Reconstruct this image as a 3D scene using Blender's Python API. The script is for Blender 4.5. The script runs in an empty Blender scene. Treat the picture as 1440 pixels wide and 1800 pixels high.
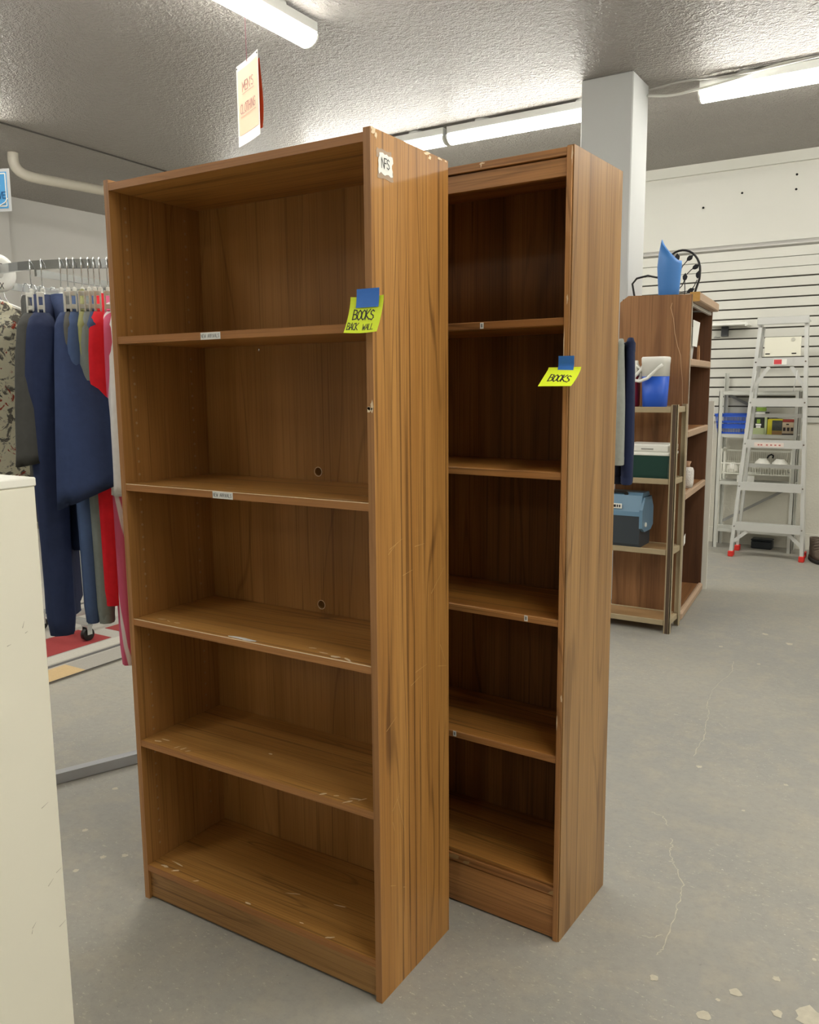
import bpy, math, random
from mathutils import Vector, Matrix
R = math.radians
sc = bpy.context.scene
C = sc.collection
random.seed(7)

# ------------------------------------------------------------------ camera
cam_d = bpy.data.cameras.new('camera')
cam = bpy.data.objects.new('camera', cam_d); C.objects.link(cam)
PSI, TH, RO, HC, FPX = 0.5568, 0.1483, -0.0082, 1.3452, 1480.73
fw = Vector((-math.sin(PSI)*math.cos(TH), math.cos(PSI)*math.cos(TH), -math.sin(TH)))
r0 = Vector((math.cos(PSI), math.sin(PSI), 0)); u0 = r0.cross(fw)
r1 = r0*math.cos(RO)+u0*math.sin(RO); u1 = -r0*math.sin(RO)+u0*math.cos(RO)
M = Matrix((r1, u1, -fw)).transposed().to_4x4(); M.translation = (0, 0, HC)
cam.matrix_world = M
cam_d.sensor_fit = 'VERTICAL'; cam_d.sensor_height = 36; cam_d.lens = FPX/1800*36
cam_d.clip_start = 0.05; cam_d.clip_end = 60
sc.camera = cam
# ------------------------------------------------------------------ world + exposure
w = bpy.data.worlds.new('world'); sc.world = w; w.use_nodes = True
w.node_tree.nodes['Background'].inputs[0].default_value = (0.9, 0.93, 1, 1)
w.node_tree.nodes['Background'].inputs[1].default_value = 0.15
sc.view_settings.view_transform = 'Standard'; sc.view_settings.look = 'None'
sc.view_settings.gamma = 1; sc.view_settings.use_curve_mapping = False
sc.view_settings.exposure = 1.42
sc.cycles.max_bounces = 7; sc.cycles.diffuse_bounces = 4; sc.cycles.glossy_bounces = 3
LAMP = 15.0          # radiance of the fluorescent lenses

ZC = 3.13            # ceiling height

# ------------------------------------------------------------------ helpers
def s2l(c):
    return tuple(((v/255)/12.92 if v/255 <= .04045 else ((v/255+.055)/1.055)**2.4) for v in c)
MATS = {}
def mat(name, rgb, rough=.5, metal=0, spec=.5, emit=0, alpha=1, noise=0, nscale=20, trans=0, bump=0, bscale=200):
    if name in MATS: return MATS[name]
    m = bpy.data.materials.new(name); m.use_nodes = True
    nt = m.node_tree; b = nt.nodes['Principled BSDF']
    col = s2l(rgb)+(1,)
    b.inputs['Base Color'].default_value = col
    b.inputs['Roughness'].default_value = rough; b.inputs['Metallic'].default_value = metal
    b.inputs['Specular IOR Level'].default_value = spec
    if trans: b.inputs['Transmission Weight'].default_value = trans
    if alpha < 1: b.inputs['Alpha'].default_value = alpha
    if emit:
        b.inputs['Emission Color'].default_value = col; b.inputs['Emission Strength'].default_value = emit
    tc = nt.nodes.new('ShaderNodeTexCoord')
    if noise:
        n = nt.nodes.new('ShaderNodeTexNoise'); n.inputs['Scale'].default_value = nscale; n.inputs['Detail'].default_value = 4
        nt.links.new(tc.outputs['Object'], n.inputs['Vector'])
        h = nt.nodes.new('ShaderNodeMix'); h.data_type = 'RGBA'
        h.inputs[6].default_value = tuple(v*(1-noise) for v in col[:3])+(1,)
        h.inputs[7].default_value = tuple(min(1, v*(1+noise)) for v in col[:3])+(1,)
        nt.links.new(n.outputs[0], h.inputs[0]); nt.links.new(h.outputs[2], b.inputs['Base Color'])
    if bump:
        n = nt.nodes.new('ShaderNodeTexNoise'); n.inputs['Scale'].default_value = bscale; n.inputs['Detail'].default_value = 3
        nt.links.new(tc.outputs['Object'], n.inputs['Vector'])
        bp = nt.nodes.new('ShaderNodeBump'); bp.inputs['Strength'].default_value = bump; bp.inputs['Distance'].default_value = .01
        nt.links.new(n.outputs[0], bp.inputs['Height']); nt.links.new(bp.outputs[0], b.inputs['Normal'])
    MATS[name] = m
    return m

class NT:
    """tiny node helper"""
    def __init__(s, name):
        s.m = bpy.data.materials.new(name); s.m.use_nodes = True; s.t = s.m.node_tree
        s.b = s.t.nodes['Principled BSDF']; s.tc = s.t.nodes.new('ShaderNodeTexCoord')
        MATS[name] = s.m
    def lk(s, a, b): s.t.links.new(a, b)
    def mapping(s, scale, loc=(0, 0, 0), rot=(0, 0, 0)):
        n = s.t.nodes.new('ShaderNodeMapping'); n.inputs['Scale'].default_value = scale
        n.inputs['Location'].default_value = loc; n.inputs['Rotation'].default_value = rot
        s.lk(s.tc.outputs['Object'], n.inputs['Vector']); return n.outputs[0]
    def noise(s, vec, scale, detail=2, rough=.5, dist=0):
        n = s.t.nodes.new('ShaderNodeTexNoise'); n.inputs['Scale'].default_value = scale
        n.inputs['Detail'].default_value = detail; n.inputs['Roughness'].default_value = rough
        n.inputs['Distortion'].default_value = dist
        s.lk(vec, n.inputs['Vector']); return n.outputs[0]
    def math(s, op, a, b=0.0, clamp=False):
        n = s.t.nodes.new('ShaderNodeMath'); n.operation = op; n.use_clamp = clamp
        for i, v in enumerate((a, b)):
            if hasattr(v, 'is_output'): s.lk(v, n.inputs[i])
            else: n.inputs[i].default_value = v
        return n.outputs[0]
    def ramp(s, f, lo, hi):
        n = s.t.nodes.new('ShaderNodeMapRange'); n.inputs[1].default_value = lo; n.inputs[2].default_value = hi
        n.interpolation_type = 'SMOOTHSTEP'
        s.lk(f, n.inputs[0]); return n.outputs[0]
    def mix(s, f, a, b, mode='MIX'):
        n = s.t.nodes.new('ShaderNodeMix'); n.data_type = 'RGBA'; n.blend_type = mode
        if hasattr(f, 'is_output'): s.lk(f, n.inputs[0])
        else: n.inputs[0].default_value = f
        for i, v in ((6, a), (7, b)):
            if hasattr(v, 'is_output'): s.lk(v, n.inputs[i])
            else: n.inputs[i].default_value = tuple(v)+(1,) if len(v) == 3 else v
        return n.outputs[2]
    def bump(s, h, strength, dist):
        n = s.t.nodes.new('ShaderNodeBump'); n.inputs['Strength'].default_value = strength
        n.inputs['Distance'].default_value = dist; s.lk(h, n.inputs['Height'])
        s.lk(n.outputs[0], s.b.inputs['Normal'])

def wood(name, light, mid, dark, axis='z', rough=.4, rings=11, ring_scale=5.5, line=.75, streak=.45, wear=0, seed=0.0, soft=.2, spec=.4):
    """veneer: contour lines of a stretched noise (cathedral figure) + fine pores"""
    if name in MATS: return MATS[name]
    k = NT(name)
    st = {'x': (.085, 1, 1), 'y': (1, .085, 1), 'z': (1, 1, .085)}[axis]
    fs = {'x': (.012, 1, 1), 'y': (1, .012, 1), 'z': (1, 1, .012)}[axis]
    bs = {'x': (.05, 1, 1), 'y': (1, .05, 1), 'z': (1, 1, .05)}[axis]
    loc = (seed*3.1, seed*1.7, seed*2.3)
    v1 = k.mapping(st, loc); v2 = k.mapping(fs, loc); v3 = k.mapping(bs, loc)
    n1 = k.noise(v1, ring_scale, 1.5, .45)
    tri = k.math('PINGPONG', k.math('MULTIPLY', n1, rings), .5)
    lines = k.ramp(tri, soft*.28, 0.0)
    mask = k.ramp(k.noise(v3, 14, 2), .35, .62)
    lf = k.math('MULTIPLY', k.math('MULTIPLY', lines, mask), line)
    fine = k.ramp(k.noise(v2, 260, 3, .6), .42, .75)
    broad = k.noise(v3, 11, 3, .55)
    thin = k.ramp(k.noise(v2, 95, 2, .5), 0.590, .66)
    col = k.mix(k.ramp(broad, .3, .7), s2l(mid), s2l(light))
    col = k.mix(k.math('MULTIPLY', fine, streak), col, s2l(dark))
    col = k.mix(k.math('MULTIPLY', thin, line*.95), col, s2l(dark))
    col = k.mix(lf, col, s2l(dark))
    if wear:
        vw = k.mapping((1, 1, 1), loc)
        spots = k.ramp(k.noise(vw, 130, 4, .65), .69, .73)
        zone = k.ramp(k.noise(vw, 9, 2), .5, .64)
        col = k.mix(k.math('MULTIPLY', k.math('MULTIPLY', spots, zone), wear), col, s2l((214, 178, 128)))
    k.lk(col, k.b.inputs['Base Color'])
    k.b.inputs['Roughness'].default_value = rough; k.b.inputs['Specular IOR Level'].default_value = spec
    k.bump(fine, .05, .002)
    return k.m

class MB:
    def __init__(s): s.v = []; s.f = []; s.smooth = []
    def add(s, verts, faces, sm=False):
        o = len(s.v); s.v += [Vector(p) for p in verts]
        for f in faces: s.f.append(tuple(i+o for i in f)); s.smooth.append(sm)
        return s
    def box(s, lo, hi, bev=0.0):
        x0, y0, z0 = lo; x1, y1, z1 = hi
        if bev <= 0:
            vs = [(x0,y0,z0),(x1,y0,z0),(x1,y1,z0),(x0,y1,z0),(x0,y0,z1),(x1,y0,z1),(x1,y1,z1),(x0,y1,z1)]
            return s.add(vs, [(3,2,1,0),(4,5,6,7),(0,1,5,4),(1,2,6,5),(2,3,7,6),(3,0,4,7)])
        b = min(bev, (x1-x0)/2.01, (y1-y0)/2.01, (z1-z0)/2.01)
        vs = []; ix = {}
        for sx in (0, 1):
            for sy in (0, 1):
                for sz in (0, 1):
                    X, Y, Z = (x0, x1)[sx], (y0, y1)[sy], (z0, z1)[sz]
                    dx, dy, dz = (b, -b)[sx], (b, -b)[sy], (b, -b)[sz]
                    ix[sx, sy, sz, 'x'] = len(vs); vs.append((X, Y+dy, Z+dz))
                    ix[sx, sy, sz, 'y'] = len(vs); vs.append((X+dx, Y, Z+dz))
                    ix[sx, sy, sz, 'z'] = len(vs); vs.append((X+dx, Y+dy, Z))
        F = []
        for a in (0, 1):
            F.append([ix[a,0,0,'x'], ix[a,1,0,'x'], ix[a,1,1,'x'], ix[a,0,1,'x']])
            F.append([ix[0,a,0,'y'], ix[1,a,0,'y'], ix[1,a,1,'y'], ix[0,a,1,'y']])
            F.append([ix[0,0,a,'z'], ix[1,0,a,'z'], ix[1,1,a,'z'], ix[0,1,a,'z']])
            for c in (0, 1):
                F.append([ix[a,c,0,'x'], ix[a,c,1,'x'], ix[a,c,1,'y'], ix[a,c,0,'y']])
                F.append([ix[a,0,c,'x'], ix[a,1,c,'x'], ix[a,1,c,'z'], ix[a,0,c,'z']])
                F.append([ix[0,a,c,'y'], ix[1,a,c,'y'], ix[1,a,c,'z'], ix[0,a,c,'z']])
                for d in (0, 1): F.append([ix[a,c,d,'x'], ix[a,c,d,'y'], ix[a,c,d,'z']])
        ctr = Vector(((x0+x1)/2, (y0+y1)/2, (z0+z1)/2))
        G = []
        for f in F:
            P = [Vector(vs[i]) for i in f]; n = (P[1]-P[0]).cross(P[2]-P[0])
            m = sum(P, Vector())/len(P)
            G.append(tuple(f) if n.dot(m-ctr) > 0 else tuple(reversed(f)))
        return s.add(vs, G)
    def bar(s, a, b, wx, wy, up=(0, 0, 1)):
        """rectangular bar from a to b, wx across, wy along 'up'-ish"""
        a, b = Vector(a), Vector(b); d = (b-a).normalized(); up = Vector(up)
        if abs(d.dot(up)) > .98: up = Vector((0, 1, 0))
        x = d.cross(up).normalized(); y = x.cross(d).normalized()
        x *= wx/2; y *= wy/2
        vs = [a-x-y, a+x-y, a+x+y, a-x+y, b-x-y, b+x-y, b+x+y, b-x+y]
        return s.add(vs, [(3,2,1,0),(4,5,6,7),(0,1,5,4),(1,2,6,5),(2,3,7,6),(3,0,4,7)])
    def tube(s, pts, r, n=8, closed=False, cap=True):
        P = [Vector(p) for p in pts]; rs = r if isinstance(r, (list, tuple)) else [r]*len(P)
        N = len(P); rings = []
        up = Vector((0, 0, 1)); prev = None
        for i in range(N):
            if closed: t = P[(i+1) % N]-P[i-1]
            else: t = P[min(i+1, N-1)]-P[max(i-1, 0)]
            t.normalize()
            if prev is None:
                x = t.cross(up)
                if x.length < .1: x = t.cross(Vector((1, 0, 0)))
            else: x = prev-t*prev.dot(t)
            x.normalize(); prev = x; y = t.cross(x)
            rings.append([P[i]+(x*math.cos(a)+y*math.sin(a))*rs[i] for a in [2*math.pi*k/n for k in range(n)]])
        vs = [p for q in rings for p in q]; fs = []
        for i in range(N if closed else N-1):
            j = (i+1) % N
            for k in range(n): fs.append((i*n+k, i*n+(k+1) % n, j*n+(k+1) % n, j*n+k))
        s.add(vs, fs, True)
        if cap and not closed:
            o = len(s.v)-N*n
            s.f.append(tuple(o+k for k in reversed(range(n)))); s.smooth.append(False)
            s.f.append(tuple(o+(N-1)*n+k for k in range(n))); s.smooth.append(False)
        return s
    def loft(s, rings, cap0=True, cap1=True, sm=True):
        n = len(rings[0]); vs = [p for q in rings for p in q]; fs = []
        for i in range(len(rings)-1):
            for k in range(n): fs.append((i*n+k, i*n+(k+1) % n, (i+1)*n+(k+1) % n, (i+1)*n+k))
        s.add(vs, fs, sm); o = len(s.v)-len(vs)
        if cap0: s.f.append(tuple(o+k for k in reversed(range(n)))); s.smooth.append(False)
        if cap1: s.f.append(tuple(o+(len(rings)-1)*n+k for k in range(n))); s.smooth.append(False)
        return s
    def lathe(s, prof, c=(0, 0, 0), n=20, cap0=True, cap1=True):
        rings = [[(c[0]+r*math.cos(2*math.pi*k/n), c[1]+r*math.sin(2*math.pi*k/n), c[2]+z) for k in range(n)] for r, z in prof]
        return s.loft(rings, cap0, cap1)
    def prism(s, poly, axis, a, b):
        """poly of 2D points extruded along axis between a and b"""
        def P(p, t): return {'x': (t, p[0], p[1]), 'y': (p[0], t, p[1]), 'z': (p[0], p[1], t)}[axis]
        n = len(poly); vs = [P(p, a) for p in poly]+[P(p, b) for p in poly]
        return s.add(vs, [tuple(range(n)), tuple(range(2*n-1, n-1, -1))]+[(i, n+i, n+(i+1) % n, (i+1) % n) for i in range(n)])
    def build(s, name, m, parent=None, fix=True):
        me = bpy.data.meshes.new(name)
        me.from_pydata([tuple(v) for v in s.v], [], s.f)
        me.polygons.foreach_set('use_smooth', s.smooth)
        if fix:
            import bmesh
            bm = bmesh.new(); bm.from_mesh(me); bmesh.ops.recalc_face_normals(bm, faces=bm.faces); bm.to_mesh(me); bm.free()
        me.materials.append(m); me.update()
        o = bpy.data.objects.new(name, me); C.objects.link(o)
        if name in ('worn_patch', 'scratch', 'scuff_mark'): o['kind'] = 'stuff'   # too small to pick apart
        if parent: o.parent = parent
        return o
def tag(o, label=None, cat=None, group=None, kind=None):
    if label: o['label'] = label
    if cat: o['category'] = cat
    if group: o['group'] = group
    if kind: o['kind'] = kind
    return o
def thing(name, label, cat, loc=(0, 0, 0), rz=0, group=None):
    o = bpy.data.objects.new(name, None); C.objects.link(o)
    o.location = loc; o.rotation_euler = (0, 0, rz); o.empty_display_size = .05
    return tag(o, label, cat, group)
def bx(lo, hi, name, m, parent=None, bev=0):
    return MB().box(lo, hi, bev).build(name, m, parent)
# --- stroke lettering: each glyph on a 0..1 x 0..1 box (width .7)
GL = {
 'A': [[(0,0),(.35,1),(.7,0)],[(.13,.36),(.57,.36)]], 'B': [[(0,0),(0,1),(.5,.95),(.6,.75),(.45,.55),(0,.52)],[(.45,.53),(.68,.35),(.6,.08),(0,0)]],
 'C': [[(.68,.85),(.4,1),(.1,.8),(0,.5),(.1,.15),(.4,0),(.68,.12)]], 'E': [[(.65,1),(0,1),(0,0),(.65,0)],[(0,.52),(.5,.52)]],
 'F': [[(.65,1),(0,1),(0,0)],[(0,.52),(.5,.52)]], 'G': [[(.68,.85),(.4,1),(.1,.8),(0,.5),(.1,.15),(.4,0),(.68,.15),(.68,.45),(.4,.45)]],
 'H': [[(0,0),(0,1)],[(.65,0),(.65,1)],[(0,.5),(.65,.5)]], 'I': [[(.3,0),(.3,1)]], 'K': [[(0,0),(0,1)],[(.62,1),(0,.45),(.68,0)]],
 'L': [[(0,1),(0,0),(.6,0)]], 'M': [[(0,0),(.05,1),(.38,.3),(.7,1),(.75,0)]], 'N': [[(0,0),(0,1),(.65,0),(.65,1)]],
 'O': [[(.35,1),(.08,.8),(0,.5),(.08,.18),(.35,0),(.62,.18),(.7,.5),(.62,.8),(.35,1)]], 'R': [[(0,0),(0,1),(.5,.97),(.63,.76),(.45,.53),(0,.5)],[(.35,.5),(.68,0)]],
 'S': [[(.62,.86),(.35,1),(.08,.85),(.1,.63),(.55,.42),(.65,.2),(.4,0),(.03,.12)]], 'T': [[(0,1),(.7,1)],[(.35,1),(.35,0)]],
 'V': [[(0,1),(.35,0),(.7,1)]], 'W': [[(0,1),(.2,0),(.4,.7),(.6,0),(.8,1)]], 'X': [[(0,0),(.68,1)],[(0,1),(.68,0)]], "'": [[(.1,1),(.05,.75)]], ' ': [],
}
def letters(txt, x0, y0, h, fn, mb, wd=.1, sp=.95, wscale=1.0, jit=0.0, rot=0.0):
    """adds ribbons for txt to mb; fn(u,v)->Vector maps the text plane into 3D"""
    rnd = random.Random(hash(len(txt))*3+len(txt)); x = x0
    ca, sa = math.cos(rot), math.sin(rot)
    for ch in txt:
        jy = rnd.uniform(-jit, jit)*h
        for st in GL.get(ch, []):
            P = [(x+px*h*wscale, y0+jy+py*h) for px, py in st]
            P = [(x0+(a-x0)*ca-(b-y0)*sa, y0+(a-x0)*sa+(b-y0)*ca) for a, b in P]
            for (ax, ay), (bx_, by) in zip(P, P[1:]):
                d = math.hypot(bx_-ax, by-ay) or 1; ex, ey = (bx_-ax)/d*wd*h/2, (by-ay)/d*wd*h/2
                nx, ny = -ey, ex
                q = [(ax-ex+nx, ay-ey+ny), (ax-ex-nx, ay-ey-ny), (bx_+ex-nx, by+ey-ny), (bx_+ex+nx, by+ey+ny)]
                mb.add([fn(*t) for t in q], [(0, 1, 2, 3)])
        x += (.4 if ch in "I'" else sp)*h*wscale*(.9 if ch != 'W' else 1.05)
    return x
def sheet(name, m, fn, nu=8, nv=8, parent=None, th=.0004):
    """thin curved sheet of paper with thickness; fn(u,v) 0..1"""
    P = [[Vector(fn(i/nu, j/nv)) for i in range(nu+1)] for j in range(nv+1)]
    nrm = (P[0][-1]-P[0][0]).cross(P[-1][0]-P[0][0]).normalized()
    vs = [p for r in P for p in r]; n = len(vs); vs += [p-nrm*th for p in vs]
    fs = []; W = nu+1
    for j in range(nv):
        for i in range(nu):
            a = j*W+i; fs.append((a, a+1, a+W+1, a+W)); fs.append((n+a, n+a+W, n+a+W+1, n+a+1))
    rim = [i for i in range(W)]+[j*W+nu for j in range(1, nv+1)]+[nv*W+i for i in range(nu-1, -1, -1)]+[j*W for j in range(nv-1, 0, -1)]
    for a, b in zip(rim, rim[1:]+rim[:1]): fs.append((a, b, n+b, n+a))
    return MB().add(vs, fs, False).build(name, m, parent)

# ------------------------------------------------------------------ materials
def floor_mat():
    k = NT('painted_concrete')
    v = k.mapping((1, 1, 1)); vd = k.mapping((1, 2.2, 1), rot=(0, 0, .5))
    big = k.ramp(k.noise(v, .7, 3, .6), .35, .68)
    col = k.mix(big, s2l((148, 147, 142)), s2l((160, 157, 147)))
    med = k.ramp(k.noise(v, 9, 6, .7), .42, .70)
    col = k.mix(k.math('MULTIPLY', med, .45), col, s2l((172, 164, 146)))
    fin = k.ramp(k.noise(v, 38, 6, .75), .40, .72)
    col = k.mix(k.math('MULTIPLY', fin, .35), col, s2l((132, 130, 124)))
    zone = k.ramp(k.noise(v, 1.7, 2), .36, .6)
    worn = k.ramp(k.noise(vd, 48, 5, .75), .58, .68)
    col = k.mix(k.math('MULTIPLY', k.math('MULTIPLY', worn, zone), .95), col, s2l((192, 186, 168)))
    spk = k.ramp(k.noise(v, 95, 3, .65), .67, .71)
    col = k.mix(k.math('MULTIPLY', k.math('MULTIPLY', spk, zone), .8), col, s2l((214, 210, 196)))
    dk = k.ramp(k.noise(k.mapping((1, 1, 1), (5, 2, 0)), 70, 3, .6), .68, .74)
    col = k.mix(k.math('MULTIPLY', dk, .35), col, s2l((100, 98, 92)))
    k.lk(col, k.b.inputs['Base Color'])
    k.b.inputs['Roughness'].default_value = .5; k.b.inputs['Specular IOR Level'].default_value = .35
    k.bump(k.noise(v, 60, 4, .6), .12, .004)
    return k.m
def ceil_mat():
    k = NT('textured_ceiling_paint')
    v = k.mapping((1, 1, 1))
    h = k.math('ADD', k.noise(v, 42, 3, .55), k.math('MULTIPLY', k.noise(v, 110, 2, .5), .45))
    col = k.mix(k.noise(v, 1.2, 2), s2l((164, 159, 154)), s2l((172, 167, 161)))
    k.lk(col, k.b.inputs['Base Color'])
    k.b.inputs['Roughness'].default_value = .42; k.b.inputs['Specular IOR Level'].default_value = .5
    k.bump(k.ramp(h, .55, 1.0), .9, .012)
    return k.m
M_FLOOR = floor_mat(); M_CEIL = ceil_mat()
M_WALL = mat('wall_paint', (222, 221, 212), .6, noise=.03, nscale=3)
M_WALLG = mat('wall_paint_grey', (196, 194, 190), .6, noise=.03, nscale=3)
M_BLOCK = mat('wall_block_paint', (216, 213, 201), .65, noise=.04, nscale=6, bump=.25, bscale=60)
M_SLAT = mat('slatwall_white', (214, 213, 205), .45, noise=.02, nscale=5)
M_GROOVE = mat('groove_dark', (70, 66, 60), .8)
M_PILLAR = mat('pillar_paint', (206, 208, 208), .55, noise=.03, nscale=4)
M_TEAK_Z = wood('teak_upright', (190, 139, 76), (168, 117, 58), (74, 42, 18), 'z', wear=.25, seed=.3, line=.62, streak=.42, rings=9)
M_TEAK_B = wood('teak_back', (178, 130, 74), (156, 110, 57), (84, 52, 24), 'z', wear=.08, seed=1.7, ring_scale=4.2, rings=9, line=.36, streak=.3)
M_TEAK_X = wood('teak_shelf', (198, 148, 82), (174, 125, 64), (92, 56, 24), 'x', wear=.8, seed=2.2, ring_scale=6, line=.55, streak=.35, rough=.36)
M_TEAK_K = wood('teak_kick', (182, 140, 88), (160, 118, 68), (84, 52, 24), 'x', seed=4.2, ring_scale=6, line=.5, wear=.1)
M_TEAK_E = wood('teak_edge', (182, 128, 76), (164, 110, 60), (96, 58, 28), 'x', seed=3.1, line=.2, streak=.3)
M_TEAK_EZ = wood('teak_edge_upright', (182, 132, 84), (160, 112, 66), (96, 58, 28), 'z', seed=3.5, line=.2, streak=.3)
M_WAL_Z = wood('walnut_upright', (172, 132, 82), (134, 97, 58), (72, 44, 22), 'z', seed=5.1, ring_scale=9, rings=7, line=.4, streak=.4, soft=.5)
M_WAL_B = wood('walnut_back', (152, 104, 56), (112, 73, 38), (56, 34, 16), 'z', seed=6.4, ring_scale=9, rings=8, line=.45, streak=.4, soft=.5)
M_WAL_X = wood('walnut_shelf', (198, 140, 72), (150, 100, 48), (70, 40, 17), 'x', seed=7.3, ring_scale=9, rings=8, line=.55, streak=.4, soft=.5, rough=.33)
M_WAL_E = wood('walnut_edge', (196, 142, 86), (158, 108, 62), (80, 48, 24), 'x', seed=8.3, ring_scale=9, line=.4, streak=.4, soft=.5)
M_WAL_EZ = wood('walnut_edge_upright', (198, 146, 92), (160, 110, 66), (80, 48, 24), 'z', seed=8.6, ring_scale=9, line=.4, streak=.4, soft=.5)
M_CHIP = mat('bare_chipboard', (238, 216, 182), .8, noise=.15, nscale=90)
M_DARK = mat('dark_void', (16, 14, 12), .9)
M_WHITE_P = mat('white_paper', (238, 238, 232), .6)
M_INK = mat('black_ink', (34, 32, 36), .6)
M_TAPEC = mat('clear_tape', (200, 180, 158), .25, alpha=.55)
M_BLUE_T = mat('blue_masking_tape', (52, 120, 214), .55, noise=.08, nscale=60)
M_NEON = mat('neon_yellow_paper', (226, 246, 44), .6)
M_CREAM = mat('cream_laminate', (243, 239, 222), .45, noise=.02, nscale=8)
M_METAL = mat('chrome', (205, 208, 210), .22, metal=1)
M_ALU = mat('aluminium', (214, 215, 212), .36, metal=.35)
M_WHITE_PL = mat('white_plastic', (236, 236, 230), .4)
M_LENS = mat('fluorescent_lens', (255, 252, 242), .4, emit=LAMP)
M_HOUSE = mat('fixture_enamel', (226, 228, 226), .4)
M_BLACK = mat('black_metal', (26, 25, 25), .45)
M_TAN = mat('tan_plastic', (166, 150, 120), .5, noise=.05, nscale=30)
M_BRN_PL = mat('brown_plastic', (78, 62, 48), .5, noise=.1, nscale=40)
M_GREY_PL = mat('grey_shelf_plastic', (200, 201, 194), .5)

# ------------------------------------------------------------------ setting
X0, X1, Y0, Y1 = -7.5, 4.2, -5.5, 7.45
floor = tag(bx((X0-.1, Y0-.1, -.1), (X1+.1, Y1+.1, 0), 'floor', M_FLOOR), kind='structure')
ceil = tag(bx((X0-.1, Y0-.1, ZC), (X1+.1, Y1+.1, ZC+.1), 'ceiling', M_CEIL), kind='structure')
wall_back = tag(bx((X0-.1, Y1, 0), (X1+.1, Y1+.12, ZC), 'wall_back', M_BLOCK), kind='structure')
tag(bx((X0-.12, Y0, 0), (X0, Y1, ZC), 'wall_left', M_WALLG), kind='structure')
tag(bx((X1, Y0, 0), (X1+.12, Y1, ZC), 'wall_right', M_WALL), kind='structure')
tag(bx((X0, Y0-.12, 0), (X1, Y0, ZC), 'wall_front', M_WALL), kind='structure')
# back wall: backing, slats, upper panel, ledge and crown strip
bx((-3.2, Y1-.006, 1.03), (X1, Y1, 2.42), 'groove_backing', M_GROOVE, wall_back)
zt = 2.412; pitch = .0788
for i in range(18):
    a, b = zt-pitch*(i+1)+(.011 if i > 1 else .004), zt-pitch*i
    if i == 17: a = 1.03
    if b-a < .02: continue
    bx((-3.2, Y1-.02, a), (X1, Y1-.004, b), 'slat', M_SLAT, wall_back, .002)
MB().prism([(Y1, 2.41), (Y1-.05, 2.425), (Y1-.05, 2.437), (Y1, 2.465)], 'x', -3.2, X1).build('ledge_strip', M_WALLG, wall_back)  # ledge in grey wall colour, standing in for the shadow band there
bx((-3.2, Y1-.014, 2.462), (X1, Y1, 3.055), 'upper_panel', M_SLAT, wall_back)
tag(MB().box((X0, Y1-.03, 3.05), (X1, Y1, ZC)).box((X0, Y1-.045, 3.045), (X1, Y1, 3.058)).build('trim_1', M_WALL), kind='structure')
tag(bx((X0, Y1-.016, 0), (X1, Y1, .13), 'baseboard_back', M_BLOCK), kind='structure')
for x, z in ((-1.75, 2.78), (-1.45, 2.86), (-1.05, 2.95), (-1.05, 2.84), (-.98, .62)):
    MB().lathe([(.009, 0), (.009, .004)], n=8).build('screw_hole', M_DARK, wall_back).matrix_local = Matrix.Translation((x, Y1-(.0145 if z > 1 else .001), z)) @ Matrix.Rotation(math.pi/2, 4, 'X')
pil = tag(bx((-1.928, 5.07, 0), (-1.614, 5.37, ZC), 'pillar', M_PILLAR, None, .006), kind='structure')
tag(bx((X0, Y0, 0), (X0+.1, 4.93, ZC), 'trim_2', M_WALLG), kind='structure')

# floor crack and chips: shallow spalls lying in the paint
def ribbon(pts, wd, z=.0006):
    m = MB(); P = [Vector((a, b, z)) for a, b in pts]; L = []
    for i, p in enumerate(P):
        t = (P[min(i+1, len(P)-1)]-P[max(i-1, 0)]).normalized(); n = Vector((-t.y, t.x, 0))
        ww = wd*random.uniform(.4, 1.3); L += [p+n*ww/2, p-n*ww/2]
    return m.add(L, [(2*i, 2*i+1, 2*i+3, 2*i+2) for i in range(len(P)-1)])
M_SPALL = mat('bare_concrete', (192, 186, 168), .8, noise=.2, nscale=60)
M_CRK = mat('crack_fill', (188, 182, 164), .8, noise=.2, nscale=60)
def jag(pts, n=6, j=.006):
    out = []
    for (a, b), (c, d) in zip(pts, pts[1:]):
        for k in range(n):
            t = k/n; out.append((a+(c-a)*t+random.uniform(-j, j), b+(d-b)*t+random.uniform(-j, j)))
    return out+[pts[-1]]
CRACKS = [[(-0.755, 4.205), (-0.731, 4.058), (-0.755, 3.768), (-0.737, 3.549), (-0.711, 3.474), (-0.692, 3.355), (-0.669, 3.207), (-0.664, 3.015)], [(-0.582, 2.399), (-0.569, 2.361), (-0.569, 2.324), (-0.537, 2.265), (-0.492, 2.178), (-0.483, 2.103), (-0.475, 2.026), (-0.468, 1.891), (-0.473, 1.858)], [(-0.524, 1.914), (-0.504, 1.916), (-0.482, 1.94)], [(-0.659, 3.388), (-0.629, 3.351)], [(-0.68, 2.53), (-0.64, 2.52), (-0.609, 2.471)]]
for c in CRACKS: ribbon(jag(c, 8, .004), .0026).build('crack', M_CRK, floor)
def blob(x, y, r, z=.0008, n=11, st=1.0):
    return MB().add([(x+r*st*math.cos(2*math.pi*k/n)*random.uniform(.6, 1.2), y+r*math.sin(2*math.pi*k/n)*random.uniform(.6, 1.2), z) for k in range(n)], [tuple(range(n))])
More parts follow.
